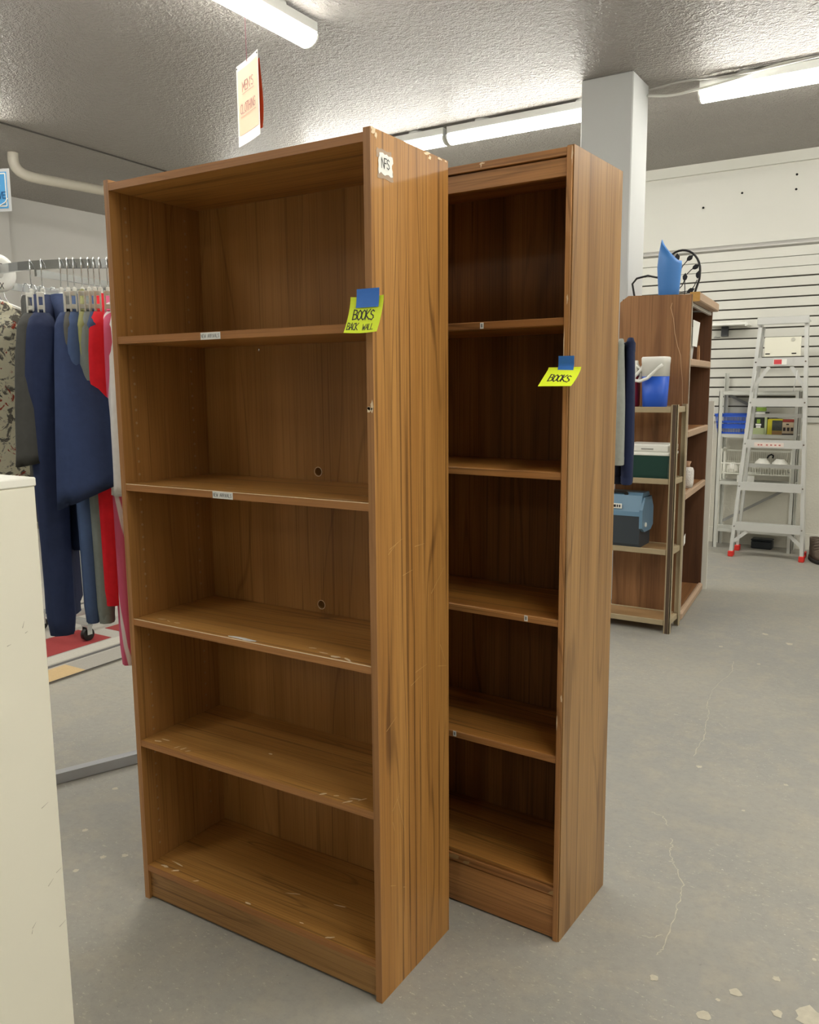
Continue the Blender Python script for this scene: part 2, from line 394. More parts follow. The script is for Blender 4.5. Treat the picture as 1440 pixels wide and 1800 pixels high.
for x, y, r in [(-0.456, 1.776, 0.012), (-0.287, 1.823, 0.014), (-0.218, 1.918, 0.01), (-0.138, 1.826, 0.035), (-0.334, 1.715, 0.015), (-0.316, 1.78, 0.006), (-0.704, 4.765, 0.018), (-0.563, 4.641, 0.02), (-0.86, 4.416, 0.012), (-0.643, 4.221, 0.01), (-0.342, 2.945, 0.008), (-0.198, 1.802, 0.013), (-0.624, 2.937, 0.012), (-0.431, 2.689, 0.006), (-0.152, 2.033, 0.006), (-2.28, 1.755, 0.01), (-2.135, 1.524, 0.01), (-1.963, 1.453, 0.01), (-1.971, 1.368, 0.01), (-1.915, 1.492, 0.01)]: blob(x, y, r).build('paint_chip', M_SPALL, floor)

# ceiling fixtures
def fixture(label, cx, cy, ln, axis, group='fluorescent ceiling fixtures'):
    t = thing('ceiling_light', label, 'ceiling light', (cx, cy, ZC), 0 if axis == 'x' else math.pi/2, group)
    h = ln/2
    MB().prism([(-.058, -.018), (-.058, -.062), (-.05, -.075), (.05, -.075), (.058, -.062), (.058, -.018)], 'x', -h, h).build('housing', M_HOUSE, t)
    prof = [(-.06, -.072)]+[(-.06*math.cos(a), -.075-.05*math.sin(a)) for a in [math.pi*k/8 for k in range(9)]]+[(.06, -.072)]
    MB().prism(prof, 'x', -h+.008, h-.008).build('lens', M_LENS, t)
    for s in (-1, 1):
        MB().prism([(q[0]*1.03, q[1]*1.01) for q in prof], 'x', s*h-.008, s*h+.003).build('end_cap', M_WHITE_PL, t)
    for x in (-h+.25, h-.25):
        MB().lathe([(.05, -.02), (.055, -.008), (.055, 0)], (x, 0, 0), 16).build('mounting_disc', M_HOUSE, t)
    return t
LX = -2.77
fixture("white fluorescent strip light above the hanging orange paper sign", LX, 3.54-1.22, 2.44, 'y')
fixture("fluorescent strip light behind the left bookcase, its left end hidden by the case", -3.03-.615, 5.41, 1.22, 'x')
fixture("fluorescent strip light ending behind the white square pillar", -3.01+.615, 5.41, 1.22, 'x')
fixture("bright fluorescent strip light above the slatted wall at the right edge", -1.325+1.22, 5.47, 2.44, 'x')
fixture("fluorescent strip light just entering at the left edge by the ceiling wire", -5.53, 3.60-1.22, 2.44, 'y')
for cx, cy, ln, ax, wh in ((.25, 1.7, 2.44, 'y', 'right of the bookcases'), (-2.77, -.6, 1.22, 'y', 'added to brighten the round rack'), (.25, -2.9, 1.22, 'y', 'behind the viewer'), (2.3, 4.2, 2.44, 'y', 'far right'), (2.3, .8, 2.44, 'y', 'near right'), (-5.53, -.2, 2.44, 'y', 'added to brighten the far left')):  # unseen lamps; those by the rack and far left added to brighten them
    fixture(f'fluorescent strip light out of frame, {wh}', cx, cy, ln, ax, 'lights out of frame')
fixture('added fluorescent strip light, unseen behind the teak bookcase, brightening the left wall', -5.6, 6.45, 1.22, 'y', 'lights out of frame')  # extra lamp kept out of sight, added to light the left wall
def cable(name, label, pts, r, m, cat='cable'):
    # smooth the polyline a little
    P = [Vector(p) for p in pts]; Q = []
    for i in range(len(P)-1):
        p0, p1, p2, p3 = P[max(i-1, 0)], P[i], P[i+1], P[min(i+2, len(P)-1)]
        for k in range(6):
            t = k/6
            Q.append(.5*((2*p1)+(p2-p0)*t+(2*p0-5*p1+4*p2-p3)*t*t+(3*p1-p0-3*p2+p3)*t**3))
    Q.append(P[-1])
    return tag(MB().tube(Q, r, 8).build(name, m), label, cat)
cable('power_cable', 'pale power cable sagging between the white pillar and the ceiling light', [(-1.61, 5.33, 3.06), (-1.48, 5.37, 3.05), (-1.33, 5.39, 3.062), (-1.1, 5.395, 3.085), (-.85, 5.395, 3.118), (-.2, 5.395, 3.12)], .008, M_WHITE_PL)
cable('power_cable', 'thin grey cable against the ceiling beside the right ceiling light', [(-1.61, 5.36, 3.10), (-1.4, 5.385, 3.122), (-1.1, 5.38, 3.10), (-.5, 5.38, 3.122)], .006, M_WALLG)
cable('ceiling_wire', 'thin dark wire stapled along the ceiling on the left', [(-5.5, 3.62, ZC-.004), (-5.53, 4.3, ZC-.004), (-5.58, 5.2, ZC-.004), (-5.6, 6.6, ZC-.004)], .006, mat('wire_grey', (86, 82, 78), .6), 'wire')
pp = [(-6.12, 4.15, ZC), (-6.12, 4.15, 3.07), (-6.115, 4.17, 3.02), (-6.1, 4.22, 2.985), (-6.08, 4.32, 2.97), (-6.03, 4.6, 2.968), (-5.7, 6.4, 2.95)]
cable('vent_pipe', 'cream pipe bending out of the ceiling on the left', pp, .04, mat('pvc_cream', (206, 200, 186), .45), 'pipe')

# ------------------------------------------------------------------ bookcases
def holed_panel(x0, x1, z0, z1, y0, y1, holes, n=14):
    """flat panel in XZ with real round holes (each hole sits in its own square cell)"""
    m = MB()
    xs = sorted({x0, x1, *[h[0]-h[2]*2 for h in holes], *[h[0]+h[2]*2 for h in holes]})
    zs = sorted({z0, z1, *[h[1]-h[2]*2 for h in holes], *[h[1]+h[2]*2 for h in holes]})
    for i in range(len(xs)-1):
        for j in range(len(zs)-1):
            a, b, c, d = xs[i], xs[i+1], zs[j], zs[j+1]; cx, cz = (a+b)/2, (c+d)/2
            h = next((h for h in holes if abs(h[0]-cx) < 1e-4 and abs(h[1]-cz) < 1e-4), None)
            if not h:
                for y in (y0, y1): m.add([(a, y, c), (b, y, c), (b, y, d), (a, y, d)], [(0, 1, 2, 3)])
                continue
            S = h[2]*2; inn = []; out = []
            for k in range(n*2):
                t = 2*math.pi*k/(n*2); ca, sa = math.cos(t), math.sin(t); q = S/max(abs(ca), abs(sa))
                inn.append((cx+h[2]*ca, cz+h[2]*sa)); out.append((cx+q*ca, cz+q*sa))
            N = n*2
            for y in (y0, y1):
                m.add([(p[0], y, p[1]) for p in inn+out], [(k, (k+1) % N, N+(k+1) % N, N+k) for k in range(N)])
            m.add([(p[0], y, p[1]) for y in (y0, y1) for p in inn], [(k, (k+1) % N, N+(k+1) % N, N+k) for k in range(N)])
    for a, b in (((x0, z0), (x1, z0)), ((x1, z0), (x1, z1)), ((x1, z1), (x0, z1)), ((x0, z1), (x0, z0))):
        m.add([(a[0], y0, a[1]), (b[0], y0, b[1]), (b[0], y1, b[1]), (a[0], y1, a[1])], [(0, 1, 2, 3)])
    return m
def chips(spec, plane, off):
    """irregular worn patches; plane 'z' (on shelf top), 'y' (front edge) or 'x' (side)"""
    m = MB()
    for a, b, la, lb, ang in spec:
        n = 9; P = []
        for k in range(n):
            t = 2*math.pi*k/n; q = random.uniform(.65, 1.4); u, v = la*q*math.cos(t), lb*q*math.sin(t)
            P.append((a+u*math.cos(ang)-v*math.sin(ang), b+u*math.sin(ang)+v*math.cos(ang)))
        m.add([{'z': (p[0], p[1], off), 'y': (p[0], off, p[1]), 'x': (off, p[0], p[1])}[plane] for p in P], [tuple(range(n))])
    return m
W1, D1, H1, T1 = .7608, .3012, 1.83, .016
b1 = thing('bookcase', 'tall golden teak bookcase in front with NFS label on its side', 'bookcase', (-.9436, 1.3855, 0), 0, 'empty bookcases')
for x in (-T1, -W1):
    s = MB().box((x, .0015, 0), (x+T1, D1, H1)).build('side_panel', M_TEAK_Z if x > -.1 else M_TEAK_B, b1)
    bx((x, 0, 0), (x+T1, .0016, H1), 'edge_band', M_TEAK_EZ, s)
XI0, XI1 = -W1+T1, -T1
MB().box((XI0, .002, 1.805), (XI1, D1-.006, 1.822), .0008).build('top_board', M_TEAK_X, b1)
bx((XI0, .0005, 1.805), (XI1, .0025, 1.822), 'edge_band', M_TEAK_E, b1)
holed_panel(XI0, XI1, .02, 1.805, D1-.014, D1-.009, [(-.367, 1.134, .011), (-.367, .790, .011), (-.553, 1.441, .0035)]).build('back_panel', M_TEAK_B, b1)
for hx, hz in ((-.367, 1.134), (-.367, .790)):
    N = 20
    MB().tube([(hx+.0115*math.cos(2*math.pi*k/N), D1-.0145, hz+.0115*math.sin(2*math.pi*k/N)) for k in range(N)], .0009, 6, True).build('hole_rim', M_CHIP, b1)
ZS = (1.468, 1.112, .7685, .445)
CH = {0: [(-.70, .012, .012, .003, .1)],
      1: [(-.60, .03, .02, .0018, .1), (-.45, .06, .012, .002, .3), (-.1, .02, .05, .0012, 0), (-.09, .09, .01, .002, .1), (-.2, .05, .012, .0015, .2)],
      2: [(-.68, .035, .014, .003, .2), (-.65, .03, .010, .002, -.4), (-.62, .03, .008, .003, .1), (-.39, .012, .035, .0035, .05), (-.12, .016, .014, .0045, .1), (-.085, .014, .012, .004, -.5), (-.2, .04, .01, .002, .2), (-.16, .024, .012, .002, 0)],
      3: [(-.70, .02, .010, .004, .2), (-.69, .035, .012, .003, .1), (-.63, .018, .009, .002, 1.2), (-.61, .019, .008, .002, 1.2), (-.59, .016, .008, .002, .8), (-.4, .11, .006, .003, 0), (-.16, .012, .009, .003, .8), (-.085, .03, .014, .002, .3), (-.07, .035, .010, .002, 1.0), (-.09, .012, .012, .003, .9), (-.13, .02, .006, .002, .4)]}
for i, z in enumerate(ZS):
    s = MB().box((XI0, .003, z-.017), (XI1, D1-.014, z), .0008).build('shelf', M_TEAK_X, b1)
    bx((XI0, .0015, z-.0165), (XI1, .0032, z-.0005), 'edge_band', M_TEAK_E, s)
    bx((XI0, .0012, z-.0008), (XI1, .0036, z+.0003), 'worn_edge', M_CHIP if i in (1, 2) else M_TEAK_E, s)
    chips(CH[i], 'z', z+.0005).build('worn_patch', M_CHIP, s)
    m = MB()
    for _ in range(26 if i > 0 else 6):
        x, y, a, l = random.uniform(XI0+.1, XI1-.05), random.uniform(.02, .2), random.uniform(0, 3.1), random.uniform(.008, .035)
        d = Vector((math.cos(a), math.sin(a), 0))*l; nn = Vector((-d.y, d.x, 0)).normalized()*.0003
        p = Vector((x, y, z+.0004)); m.add([p-d-nn, p+d-nn, p+d+nn, p-d+nn], [(0, 1, 2, 3)])
    m.build('scratch', mat('scratch_pale', (198, 152, 92), .6), s)
s = MB().box((XI0, .003, .080), (XI1, D1-.014, .097), .0008).build('bottom_shelf', M_TEAK_X, b1)
bx((XI0, .0012, .0802), (XI1, .0032, .0972), 'edge_band', M_TEAK_E, s)
chips([(-.70, .02, .012, .004, .1), (-.68, .045, .02, .002, -.1), (-.66, .02, .010, .003, .6), (-.58, .014, .008, .002, .7), (-.40, .012, .010, .003, 0), (-.33, .1, .02, .0015, .4), (-.15, .012, .010, .003, .6), (-.2, .12, .015, .002, .2), (-.24, .02, .006, .002, 0)], 'z', .0976).build('worn_patch', M_CHIP, s)
bx((XI0, .008, .006), (XI1, .026, .080), 'kick_board', M_TEAK_K, b1)
# shelf-pin holes in the left side panel (real small sockets)
pins = MB()
for y in (.045, .235):
    z = .14
    while z < 1.78:
        if not any(abs(z-zs+.008) < .02 for zs in ZS):
            pins.lathe([(.0032, 0), (.0032, .0012)], (0, 0, 0), 8)
            for k in range(len(pins.v)-16, len(pins.v)):
                v = pins.v[k]; pins.v[k] = Vector((XI0+v.z, y+v.x, z+v.y))
        z += .032
tag(pins.build('shelf_pin_holes', mat('pin_socket', (170, 138, 98), .7), b1), kind='stuff')
# chips on the side and the edges
chips([(.012, 1.824, .008, .004, .3), (.02, 1.818, .004, .006, 0), (.006, 1.828, .004, .003, 0), (.21, 1.826, .012, .004, .2), (.222, 1.82, .006, .004, .5), (.265, 1.827, .008, .0025, 0), (.29, 1.827, .004, .002, 0)], 'x', .0006).build('worn_patch', M_CHIP, b1)
chips([(-.010, 1.300, .006, .006, .4), (-.004, 1.306, .003, .012, 0), (-.012, 1.302, .004, .003, 0)], 'y', -.0004).build('worn_patch', M_CHIP, b1)
m = MB()
for (ya, za, yb, zb) in ((.05, 1.01, .10, 1.025), (.045, 1.0, .08, 1.02), (.15, 1.0, .19, 1.0), (.10, .945, .14, .95), (.03, .62, .07, .64), (.05, .43, .08, .46), (.07, .45, .10, .36), (.05, .405, .058, .38), (.25, .70, .29, .69), (.26, .75, .285, .70), (.13, .69, .17, .70), (.22, .88, .28, .93), (.15, .715, .2, .72), (.04, .26, .06, .25), (.09, .23, .10, .225)):
    a, b = Vector((.0005, ya, za)), Vector((.0005, yb, zb)); n = Vector((0, -(b-a).z, (b-a).y)).normalized()*.0005
    m.add([a-n, b-n*.4, b+n*.4, a+n], [(0, 1, 2, 3)])
m.build('scratch', mat('scratch_side', (214, 176, 116), .6), b1)
# printed shelf labels
def shelf_label(label, x0, x1, z0, z1, y, txt, parent_loc, name='shelf_label'):
    t = thing(name, label, 'label', (parent_loc[0]+(x0+x1)/2, parent_loc[1]+y, (z0+z1)/2), 0, 'printed shelf labels')
    w_, h_ = (x1-x0)/2, (z1-z0)/2
    bx((-w_, -.0006, -h_), (w_, 0, h_), 'paper', M_WHITE_P, t)
    if txt:
        mb = MB(); hh = h_*.95
        letters(txt, -w_*.93, -hh*.5, hh, lambda u, v: (u, -.0009, v), mb, .13, .95, (2*w_*.93)/(len(txt)*hh*.83))
        mb.build('lettering', mat('label_ink', (140, 142, 142), .6), t)
    return t
L1 = (-.9436, 1.3855)
shelf_label("white printed NEW ARRIVALS label on the teak bookcase's uppermost shelf edge", -.466, -.406, 1.4515, 1.467, .0012, 'NEW ARRIVALS', L1)
shelf_label("white printed NEW ARRIVALS label on the shelf edge above the upper cable hole", -.450, -.388, 1.0955, 1.1115, .0012, 'NEW ARRIVALS', L1)
t = tag(chips([(-.3885, .012, .036, .0055, .05), (-.36, .008, .018, .003, .2)], 'z', .0).build('torn_label', M_WHITE_P), 'remains of a torn white label on the third shelf edge', 'label')
t.location = (L1[0], L1[1], .7695)
# NFS label taped on the side
nf = thing('paper_label', "small white paper marked NFS taped to the teak bookcase's side", 'label', (L1[0]+.0004, L1[1]+.05, 1.771), 0)
def SX(u, v, off=0): return (off, u, v)
def ragged(y0, y1, z0, z1, off, n=6, j=.002):
    P = []
    for k in range(n): P.append((y0+(y1-y0)*k/n, z0+random.uniform(-j, j)))
    for k in range(n): P.append((y1+random.uniform(-j, j), z0+(z1-z0)*k/n))
    for k in range(n): P.append((y1-(y1-y0)*k/n, z1+random.uniform(-j, j)))
    for k in range(n): P.append((y0+random.uniform(-j, j), z1-(z1-z0)*k/n))
    N = len(P)
    return MB().add([(off, a, b) for a, b in P]+[(off+.0003, a, b) for a, b in P], [tuple(range(N, 2*N))]+[(i, (i+1) % N, N+(i+1) % N, N+i) for i in range(N)])
ragged(-.030, .022, .008, .026, .0001).build('tape_strip', M_TAPEC, nf)
ragged(-.026, .028, -.028, -.010, .0001).build('tape_strip', M_TAPEC, nf)
ragged(-.022, .026, -.019, .018, .0005, 7, .0025).build('paper', M_WHITE_P, nf)
mb = MB(); letters('NFS', -.013, -.008, .018, lambda u, v: (.0012, u, v), mb, .1, .75, .75, .08)
mb.build('lettering', M_INK, nf)

# second bookcase
RZ2 = -.0429; L2 = (-.6904, 1.7782)
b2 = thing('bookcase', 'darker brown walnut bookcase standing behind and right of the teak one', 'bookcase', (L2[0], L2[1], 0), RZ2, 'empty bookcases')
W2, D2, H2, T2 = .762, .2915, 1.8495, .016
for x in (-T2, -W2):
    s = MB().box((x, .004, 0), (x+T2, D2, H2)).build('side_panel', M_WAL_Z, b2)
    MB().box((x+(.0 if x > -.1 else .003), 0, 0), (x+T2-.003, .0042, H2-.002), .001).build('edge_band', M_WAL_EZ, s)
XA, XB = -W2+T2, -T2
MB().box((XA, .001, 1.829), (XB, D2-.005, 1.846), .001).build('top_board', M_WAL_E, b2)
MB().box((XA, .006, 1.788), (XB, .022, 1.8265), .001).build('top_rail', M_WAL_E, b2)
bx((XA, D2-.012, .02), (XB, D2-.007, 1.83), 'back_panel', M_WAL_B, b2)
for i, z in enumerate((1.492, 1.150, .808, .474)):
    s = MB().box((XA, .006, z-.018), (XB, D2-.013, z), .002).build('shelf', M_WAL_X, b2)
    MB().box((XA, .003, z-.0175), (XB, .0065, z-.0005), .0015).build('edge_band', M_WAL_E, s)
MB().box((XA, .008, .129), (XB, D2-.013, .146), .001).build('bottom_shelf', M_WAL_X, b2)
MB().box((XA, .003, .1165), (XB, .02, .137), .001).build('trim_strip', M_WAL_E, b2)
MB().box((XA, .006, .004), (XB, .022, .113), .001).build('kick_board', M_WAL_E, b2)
chips([(-.30, .128, .022, .006, .1), (-.26, .124, .01, .004, .2), (-.02, .124, .014, .004, .3)], 'y', .0024).build('worn_patch', mat('peeling_film', (170, 136, 88), .6), b2)
chips([(-.222, 1.842, .006, .002, .1), (-.225, 1.838, .0015, .006, 0)], 'y', .0006).build('worn_patch', M_CHIP, b2)
chips([(-.008, 1.53, .0018, .012, 0), (-.004, .62, .002, .008, 0), (-.014, .56, .001, .02, 0), (-.014, 1.42, .001, .05, 0), (-.003, 1.83, .0015, .02, 0)], 'y', -.0004).build('worn_patch', M_CHIP, b2)
Rz2 = Matrix.Rotation(RZ2, 4, 'Z')
for lx, lz, lab in ((-.222, 1.483, "tiny white sticker on the walnut bookcase's uppermost shelf edge"), (-.099, .800, "tiny white sticker on the walnut bookcase's third shelf edge"), (-.296, .467, "tiny white sticker on the walnut bookcase's fourth shelf edge beside the teak case")):
    p = Rz2 @ Vector((lx, .0028, lz))
    t = thing('shelf_sticker', lab, 'sticker', (L2[0]+p.x, L2[1]+p.y, p.z), RZ2, 'small shelf stickers')
    bx((-.0045, -.0006, -.007), (.0045, 0, .007), 'paper', M_WHITE_P, t)
    MB().box((-.002, -.0009, -.004), (.002, -.0006, .004)).build('print', mat('label_ink', (140, 142, 142), .6), t)

# sticky notes with blue tape
def note(label, loc, rz, fn, tfn, lines, parent=None):
    t = thing('sticky_note', label, 'note', loc, rz, 'neon sticky notes')
    sheet('paper', M_NEON, fn, 10, 10, t)
    sheet('tape', M_BLUE_T, tfn, 6, 10, t)
    def on(u, v):
        p = Vector(fn(u, v)); return p+Vector((0, -.0006, .0003))
    mb = MB()
    for txt, x0, y0, h, ws in lines:
        letters(txt, x0, y0, h, lambda a, b: on(a, 1-b), mb, .11, .85, ws, .06)
    mb.build('lettering', M_INK, t)
    return t
def n1(u, v): return (-.038+.078*u, -.0010-.026*v**1.6, .036-.070*v-.002*math.sin(u*3.1))
def t1(u, v):
    q = .2*v-.17
    return (-.022+.053*u, -.0024-(.004*v*v), .050-.036*v)
note('neon yellow sticky note reading BOOKS BACK WALL on the teak bookcase', (-.956, 1.3855, 1.483), 0, n1, t1, [('BOOKS', .16, .36, .27, .62), ('BACK', .06, .09, .19, .58), ('WALL', .53, .08, .16, .66)])
def n2(u, v):
    a = v*.9
    return (-.0385+.077*u+.004*v, -.0010-.062*v**1.25, .0195-.041*v**.9+.004*math.sin(math.pi*v)*(1-u))
def t2(u, v): return (-.0145+.037*u, -.0024-.020*max(0, v-.45)**1.2, .044-.043*v)
p = Rz2 @ Vector((-.0105, 0, 0))
note('neon yellow sticky note curling out, reading BOOKS, on the walnut bookcase', (L2[0]+p.x, L2[1]+p.y, 1.364), RZ2, n2, t2, [('BOOKS', .2, .22, .34, .5)])

# ------------------------------------------------------------------ cream cabinet in the left foreground
cx, cy = -1.354, .917
cc = thing('cabinet', 'plain cream laminate cabinet at the left foreground edge', 'cabinet', (cx, cy, 0))
MB().box((-.5, -.8, 0), (-.0025, -.002, 1.1745), .0015).build('body', M_CREAM, cc)
MB().box((-.503, -.803, 1.1745), (0, 0, 1.1905), .002).build('top_slab', mat('cream_top', (248, 246, 236), .4), cc)
m = MB()
for y, z, l, a in ((-.045, .93, .006, 1.2), (-.04, .915, .003, .4), (-.075, .90, .004, .2), (-.03, .58, .008, .4), (-.012, .44, .006, .4), (-.03, .425, .008, .7), (-.07, .36, .006, .8), (-.075, .35, .004, 1.3), (-.012, .33, .008, .4)):
    d = Vector((0, math.cos(a), math.sin(a)))*l; n = Vector((0, -d.z, d.y)).normalized()*.0006; p = Vector((-.002, y, z))
    m.add([p-d-n, p+d-n*.3, p+d+n*.3, p-d+n], [(0, 1, 2, 3)])
m.build('scuff_mark', mat('scuff_grey', (170, 162, 146), .6), cc)

# ------------------------------------------------------------------ round clothing rack
RC = Vector((-2.347, 2.014, 0)); RR = .457; RZ = 1.70; TH0 = math.atan2(-2.014, 2.347)
rack = thing('round_clothing_rack', 'chrome round clothing rack full of shirts left of the teak bookcase', 'clothing rack', RC)
N = 72; prof = [(-.006, -.0125), (.006, -.0125), (.006, .0125), (-.006, .0125)]
rings = [[((RR+a)*math.cos(2*math.pi*k/N), (RR+a)*math.sin(2*math.pi*k/N), RZ+b) for a, b in prof] for k in range(N+1)]
MB().loft(rings, False, False, False).build('ring_rail', M_METAL, rack)
MB().tube([(0, 0, .03), (0, 0, RZ+.02)], .017, 12).build('centre_pole', M_METAL, rack)
for k in range(4):
    a = R(12+90*k); d = Vector((math.cos(a), math.sin(a), 0))
    MB().bar(d*.015+Vector((0, 0, RZ-.02)), d*(RR-.006)+Vector((0, 0, RZ-.02)), .008, .02).build('spoke', M_METAL, rack)
M_BASE = mat('base_steel', (176, 178, 182), .35, metal=.4)
for k, (a, l) in enumerate(((-113.2, .56), (66.8, .5), (-24, .45))):
    d = Vector((math.cos(R(a)), math.sin(R(a)), 0))
    MB().bar(d*.012+Vector((0, 0, .02)), d*l+Vector((0, 0, .02)), .035, .036).build('base_bar', M_BASE, rack)

def cloth(name, rgb, kind=None, rgb2=None):
    if name in MATS: return MATS[name]
    if not kind: return mat(name, rgb, .85, spec=.15, noise=.13, nscale=55, bump=.7, bscale=15)
    k = NT(name); v = k.mapping((1, 1, 1)); col = s2l(rgb)
    if kind == 'stripe':
        w_ = k.t.nodes.new('ShaderNodeTexWave'); w_.bands_direction = 'DIAGONAL'; w_.inputs['Scale'].default_value = 9; w_.inputs['Distortion'].default_value = 1.2
        k.lk(k.mapping((1, 1.0, .16)), w_.inputs['Vector'])
        c = k.mix(k.ramp(w_.outputs[1], .86, .95), col, s2l(rgb2))
    else:
        c = k.mix(k.ramp(k.noise(v, 24, 5, .7, .8), .52, .58), col, s2l((120, 116, 108)))
        c = k.mix(k.ramp(k.noise(v, 16, 3, .6, 1.5), .60, .65), c, s2l(rgb2))
        c = k.mix(k.ramp(k.noise(k.mapping((1, 1, 1), (3, 1, 2)), 30, 4, .7, 2), .62, .66), c, s2l((58, 60, 62)))
    k.lk(c, k.b.inputs['Base Color']); k.b.inputs['Roughness'].default_value = .85; k.b.inputs['Specular IOR Level'].default_value = .15
    k.bump(k.noise(v, 26, 3), .3, .01)
    return k.m

def rail_place(a):
    t = TH0+R(a); return (RC.x+RR*math.cos(t), RC.y+RR*math.sin(t), RZ), t
def ell(cx, cy, z, a, b, n=20, wav=0, ph=0, tilt=0):
    out = []
    for k in range(n):
        t = 2*math.pi*k/n; x, y = math.cos(t), math.sin(t)
        sx = math.copysign(abs(x)**.8, x)*a; sy = math.copysign(abs(y)**.8, y)*b
        f = wav*math.sin(k*2.1+ph)
        out.append((cx+sx*(1+f*.25), cy+sy*(1+f), z+tilt*sx))
    return out
def hanger(label, a, rel=None):
    loc, t = rail_place(a)
    if rel is not None: t = TH0+R(rel)
    h = thing('clothes_hanger', label, 'hanger', loc, t, 'hangers on the round rack')
    pts = [(-.019, 0, -.012), (-.021, 0, 0), (-.016, 0, .012), (-.003, 0, .0175), (.010, 0, .013), (.017, 0, .0), (.018, 0, -.02), (.013, 0, -.042), (.003, 0, -.058), (0, 0, -.075)]
    MB().tube(pts, .0017, 6).build('hook', M_METAL, h)
    m = MB().box((-.014, -.006, -.10), (.014, .006, -.066), .003)
    for s in (-1, 1):
        m.tube([(s*.01, 0, -.085), (s*.06, 0, -.103), (s*.13, 0, -.133), (s*.185, 0, -.165), (s*.20, 0, -.18)], [.0075, .007, .0065, .007, .006], 8)
    m.tube([(-.18, 0, -.168), (0, 0, -.172), (.18, 0, -.168)], .004, 6)
    m.build('body', M_WHITE_PL, h)
    m = MB()
    for q in (-.0075, .0075): m.box((.165, q-.0022, -.175), (.18, q+.0022, -.095), .001)
    for z in (-.10, -.135, -.172): m.box((.163, -.0097, z-.006), (.178, .0097, z+.006), .001)
    m.build('size_clip', M_WHITE_PL, h)
    return h
def shirt(name, label, a, m, sleeve='short', rel=None, hem=-.74, sl=None, flare=.075, cuff=None, seed=0, out=.0, collar=None, cat='shirt', wide=1.0, thin=1.0, sy=0.0, ty=0.0):
    loc, t = rail_place(a)
    if rel is not None: t = TH0+R(rel)
    g = thing(name, label, cat, loc, t, 'shirts on the round rack')
    rows = [(-.088, .055, .030), (-.100, .075, .034), (-.122, .125, .034), (-.152, .18, .032), (-.185, .215, .032), (-.24, .225, .034), (-.33, .22, .036), (-.46, .225, .034), (-.6, .23, .034), (hem, .235, .036)]
    MB().loft([ell(0, 0, z, x*wide, b*thin, 28, .22 if z < -.2 else .04, seed+z*6) for z, x, b in rows], False, False).build('torso', m, g)
    if collar:
        MB().tube([(.062*math.cos(k*math.pi/8), .028*thin*math.sin(k*math.pi/8), -.088+.006*math.cos(k*math.pi/4)) for k in range(16)], .006, 6, True).build('collar', collar, g)
    for s in (-1, 1):
        k = min(1, thin)
        if sleeve == 'short':
            L = sl or .24
            P = [(.170, -.150, .026, .020*k), (.195, -.168, .032, .032*k), (.214, -.188, .036, .040*k), (.232+out*.2, -.19-L*.2, .038, .044*k+max(0, flare-.044*k)*.16), (.246+out*.45, -.19-L*.38, .04, .044*k+(flare-.044*k)*.37), (.256+out*.7, -.19-L*.6, .044, .044*k+(flare-.044*k)*.62), (.262+out, -.19-L*.92, .046, flare*.97), (.264+out, -.19-L, .046, flare*1.02)]
        else:
            L = sl or .74
            P = [(.170, -.150, .026, .020*k), (.195, -.168, .032, .032*k), (.216, -.195, .036, .038*k), (.230, -.235, .037, .042*k), (.243, -.32, .037, .046*k), (.25, -.19-L*.4, .036, .044*k), (.252, -.19-L*.7, .032, .038*k), (.252, -.19-L*.94, .03, .036*k), (.252, -.19-L, .026, .030*k)]
        n = len(P); rr = []
        for i, (x, z, p, q) in enumerate(P):
            e = ell(s*x, sy*max(0, -z-.2), z, p, q, 24, .10 if z < -.25 else 0, seed+s)
            f = max(0, (i-3)/(n-4))
            rr.append([(vx, vy, vz+ty*f*(vy-sy*max(0, -z-.2))) for vx, vy, vz in e])
        if sleeve == 'short':     # turned-in hem so the opening reads as a tube of cloth
            rr.append([(s*P[-1][0]+(vx-s*P[-1][0])*.9, vy*.9, vz+.03) for vx, vy, vz in rr[-1]])
        o = MB().loft(rr, True, sleeve == 'long').build('sleeve', m, g)
        if cuff:
            z1 = P[-1][1]
            MB().loft([ell(s*P[-1][0], sy*max(0, -z1-.2), z1+d, P[-1][2]*1.08, P[-1][3]*1.1, 20, .06, seed+s) for d in (.05, .002)], False, False).build('cuff', cuff, o)
    return g
NAVY = cloth('navy_jersey', (60, 74, 111)); NAVY2 = cloth('dark_navy_cotton', (50, 60, 92)); CHAR = cloth('charcoal_jersey', (83, 83, 81))
SLATE = cloth('slate_blue_jersey', (81, 101, 141)); DGREY = cloth('dark_grey_cotton', (101, 101, 97)); OLIVE = cloth('olive_cotton', (164, 166, 115))
HEATH = cloth('heather_grey_fleece', (134, 141, 139)); RED = cloth('red_fleece', (243, 46, 60)); PINK = cloth('pink_stripe', (231, 111, 148), 'stripe', (250, 236, 242))
WHT = cloth('white_cotton', (250, 250, 250)); YEL = cloth('yellow_cotton', (250, 250, 62)); BLK = cloth('black_cotton', (43, 43, 48))
FLOR = cloth('cream_print', (250, 245, 222), 'print', (178, 76, 55)); GREYP = cloth('faded_print', (204, 201, 192), 'print', (201, 143, 134))
TEAL = cloth('teal_cotton', (67, 90, 101)); BROWN = cloth('brown_cotton', (111, 90, 74))
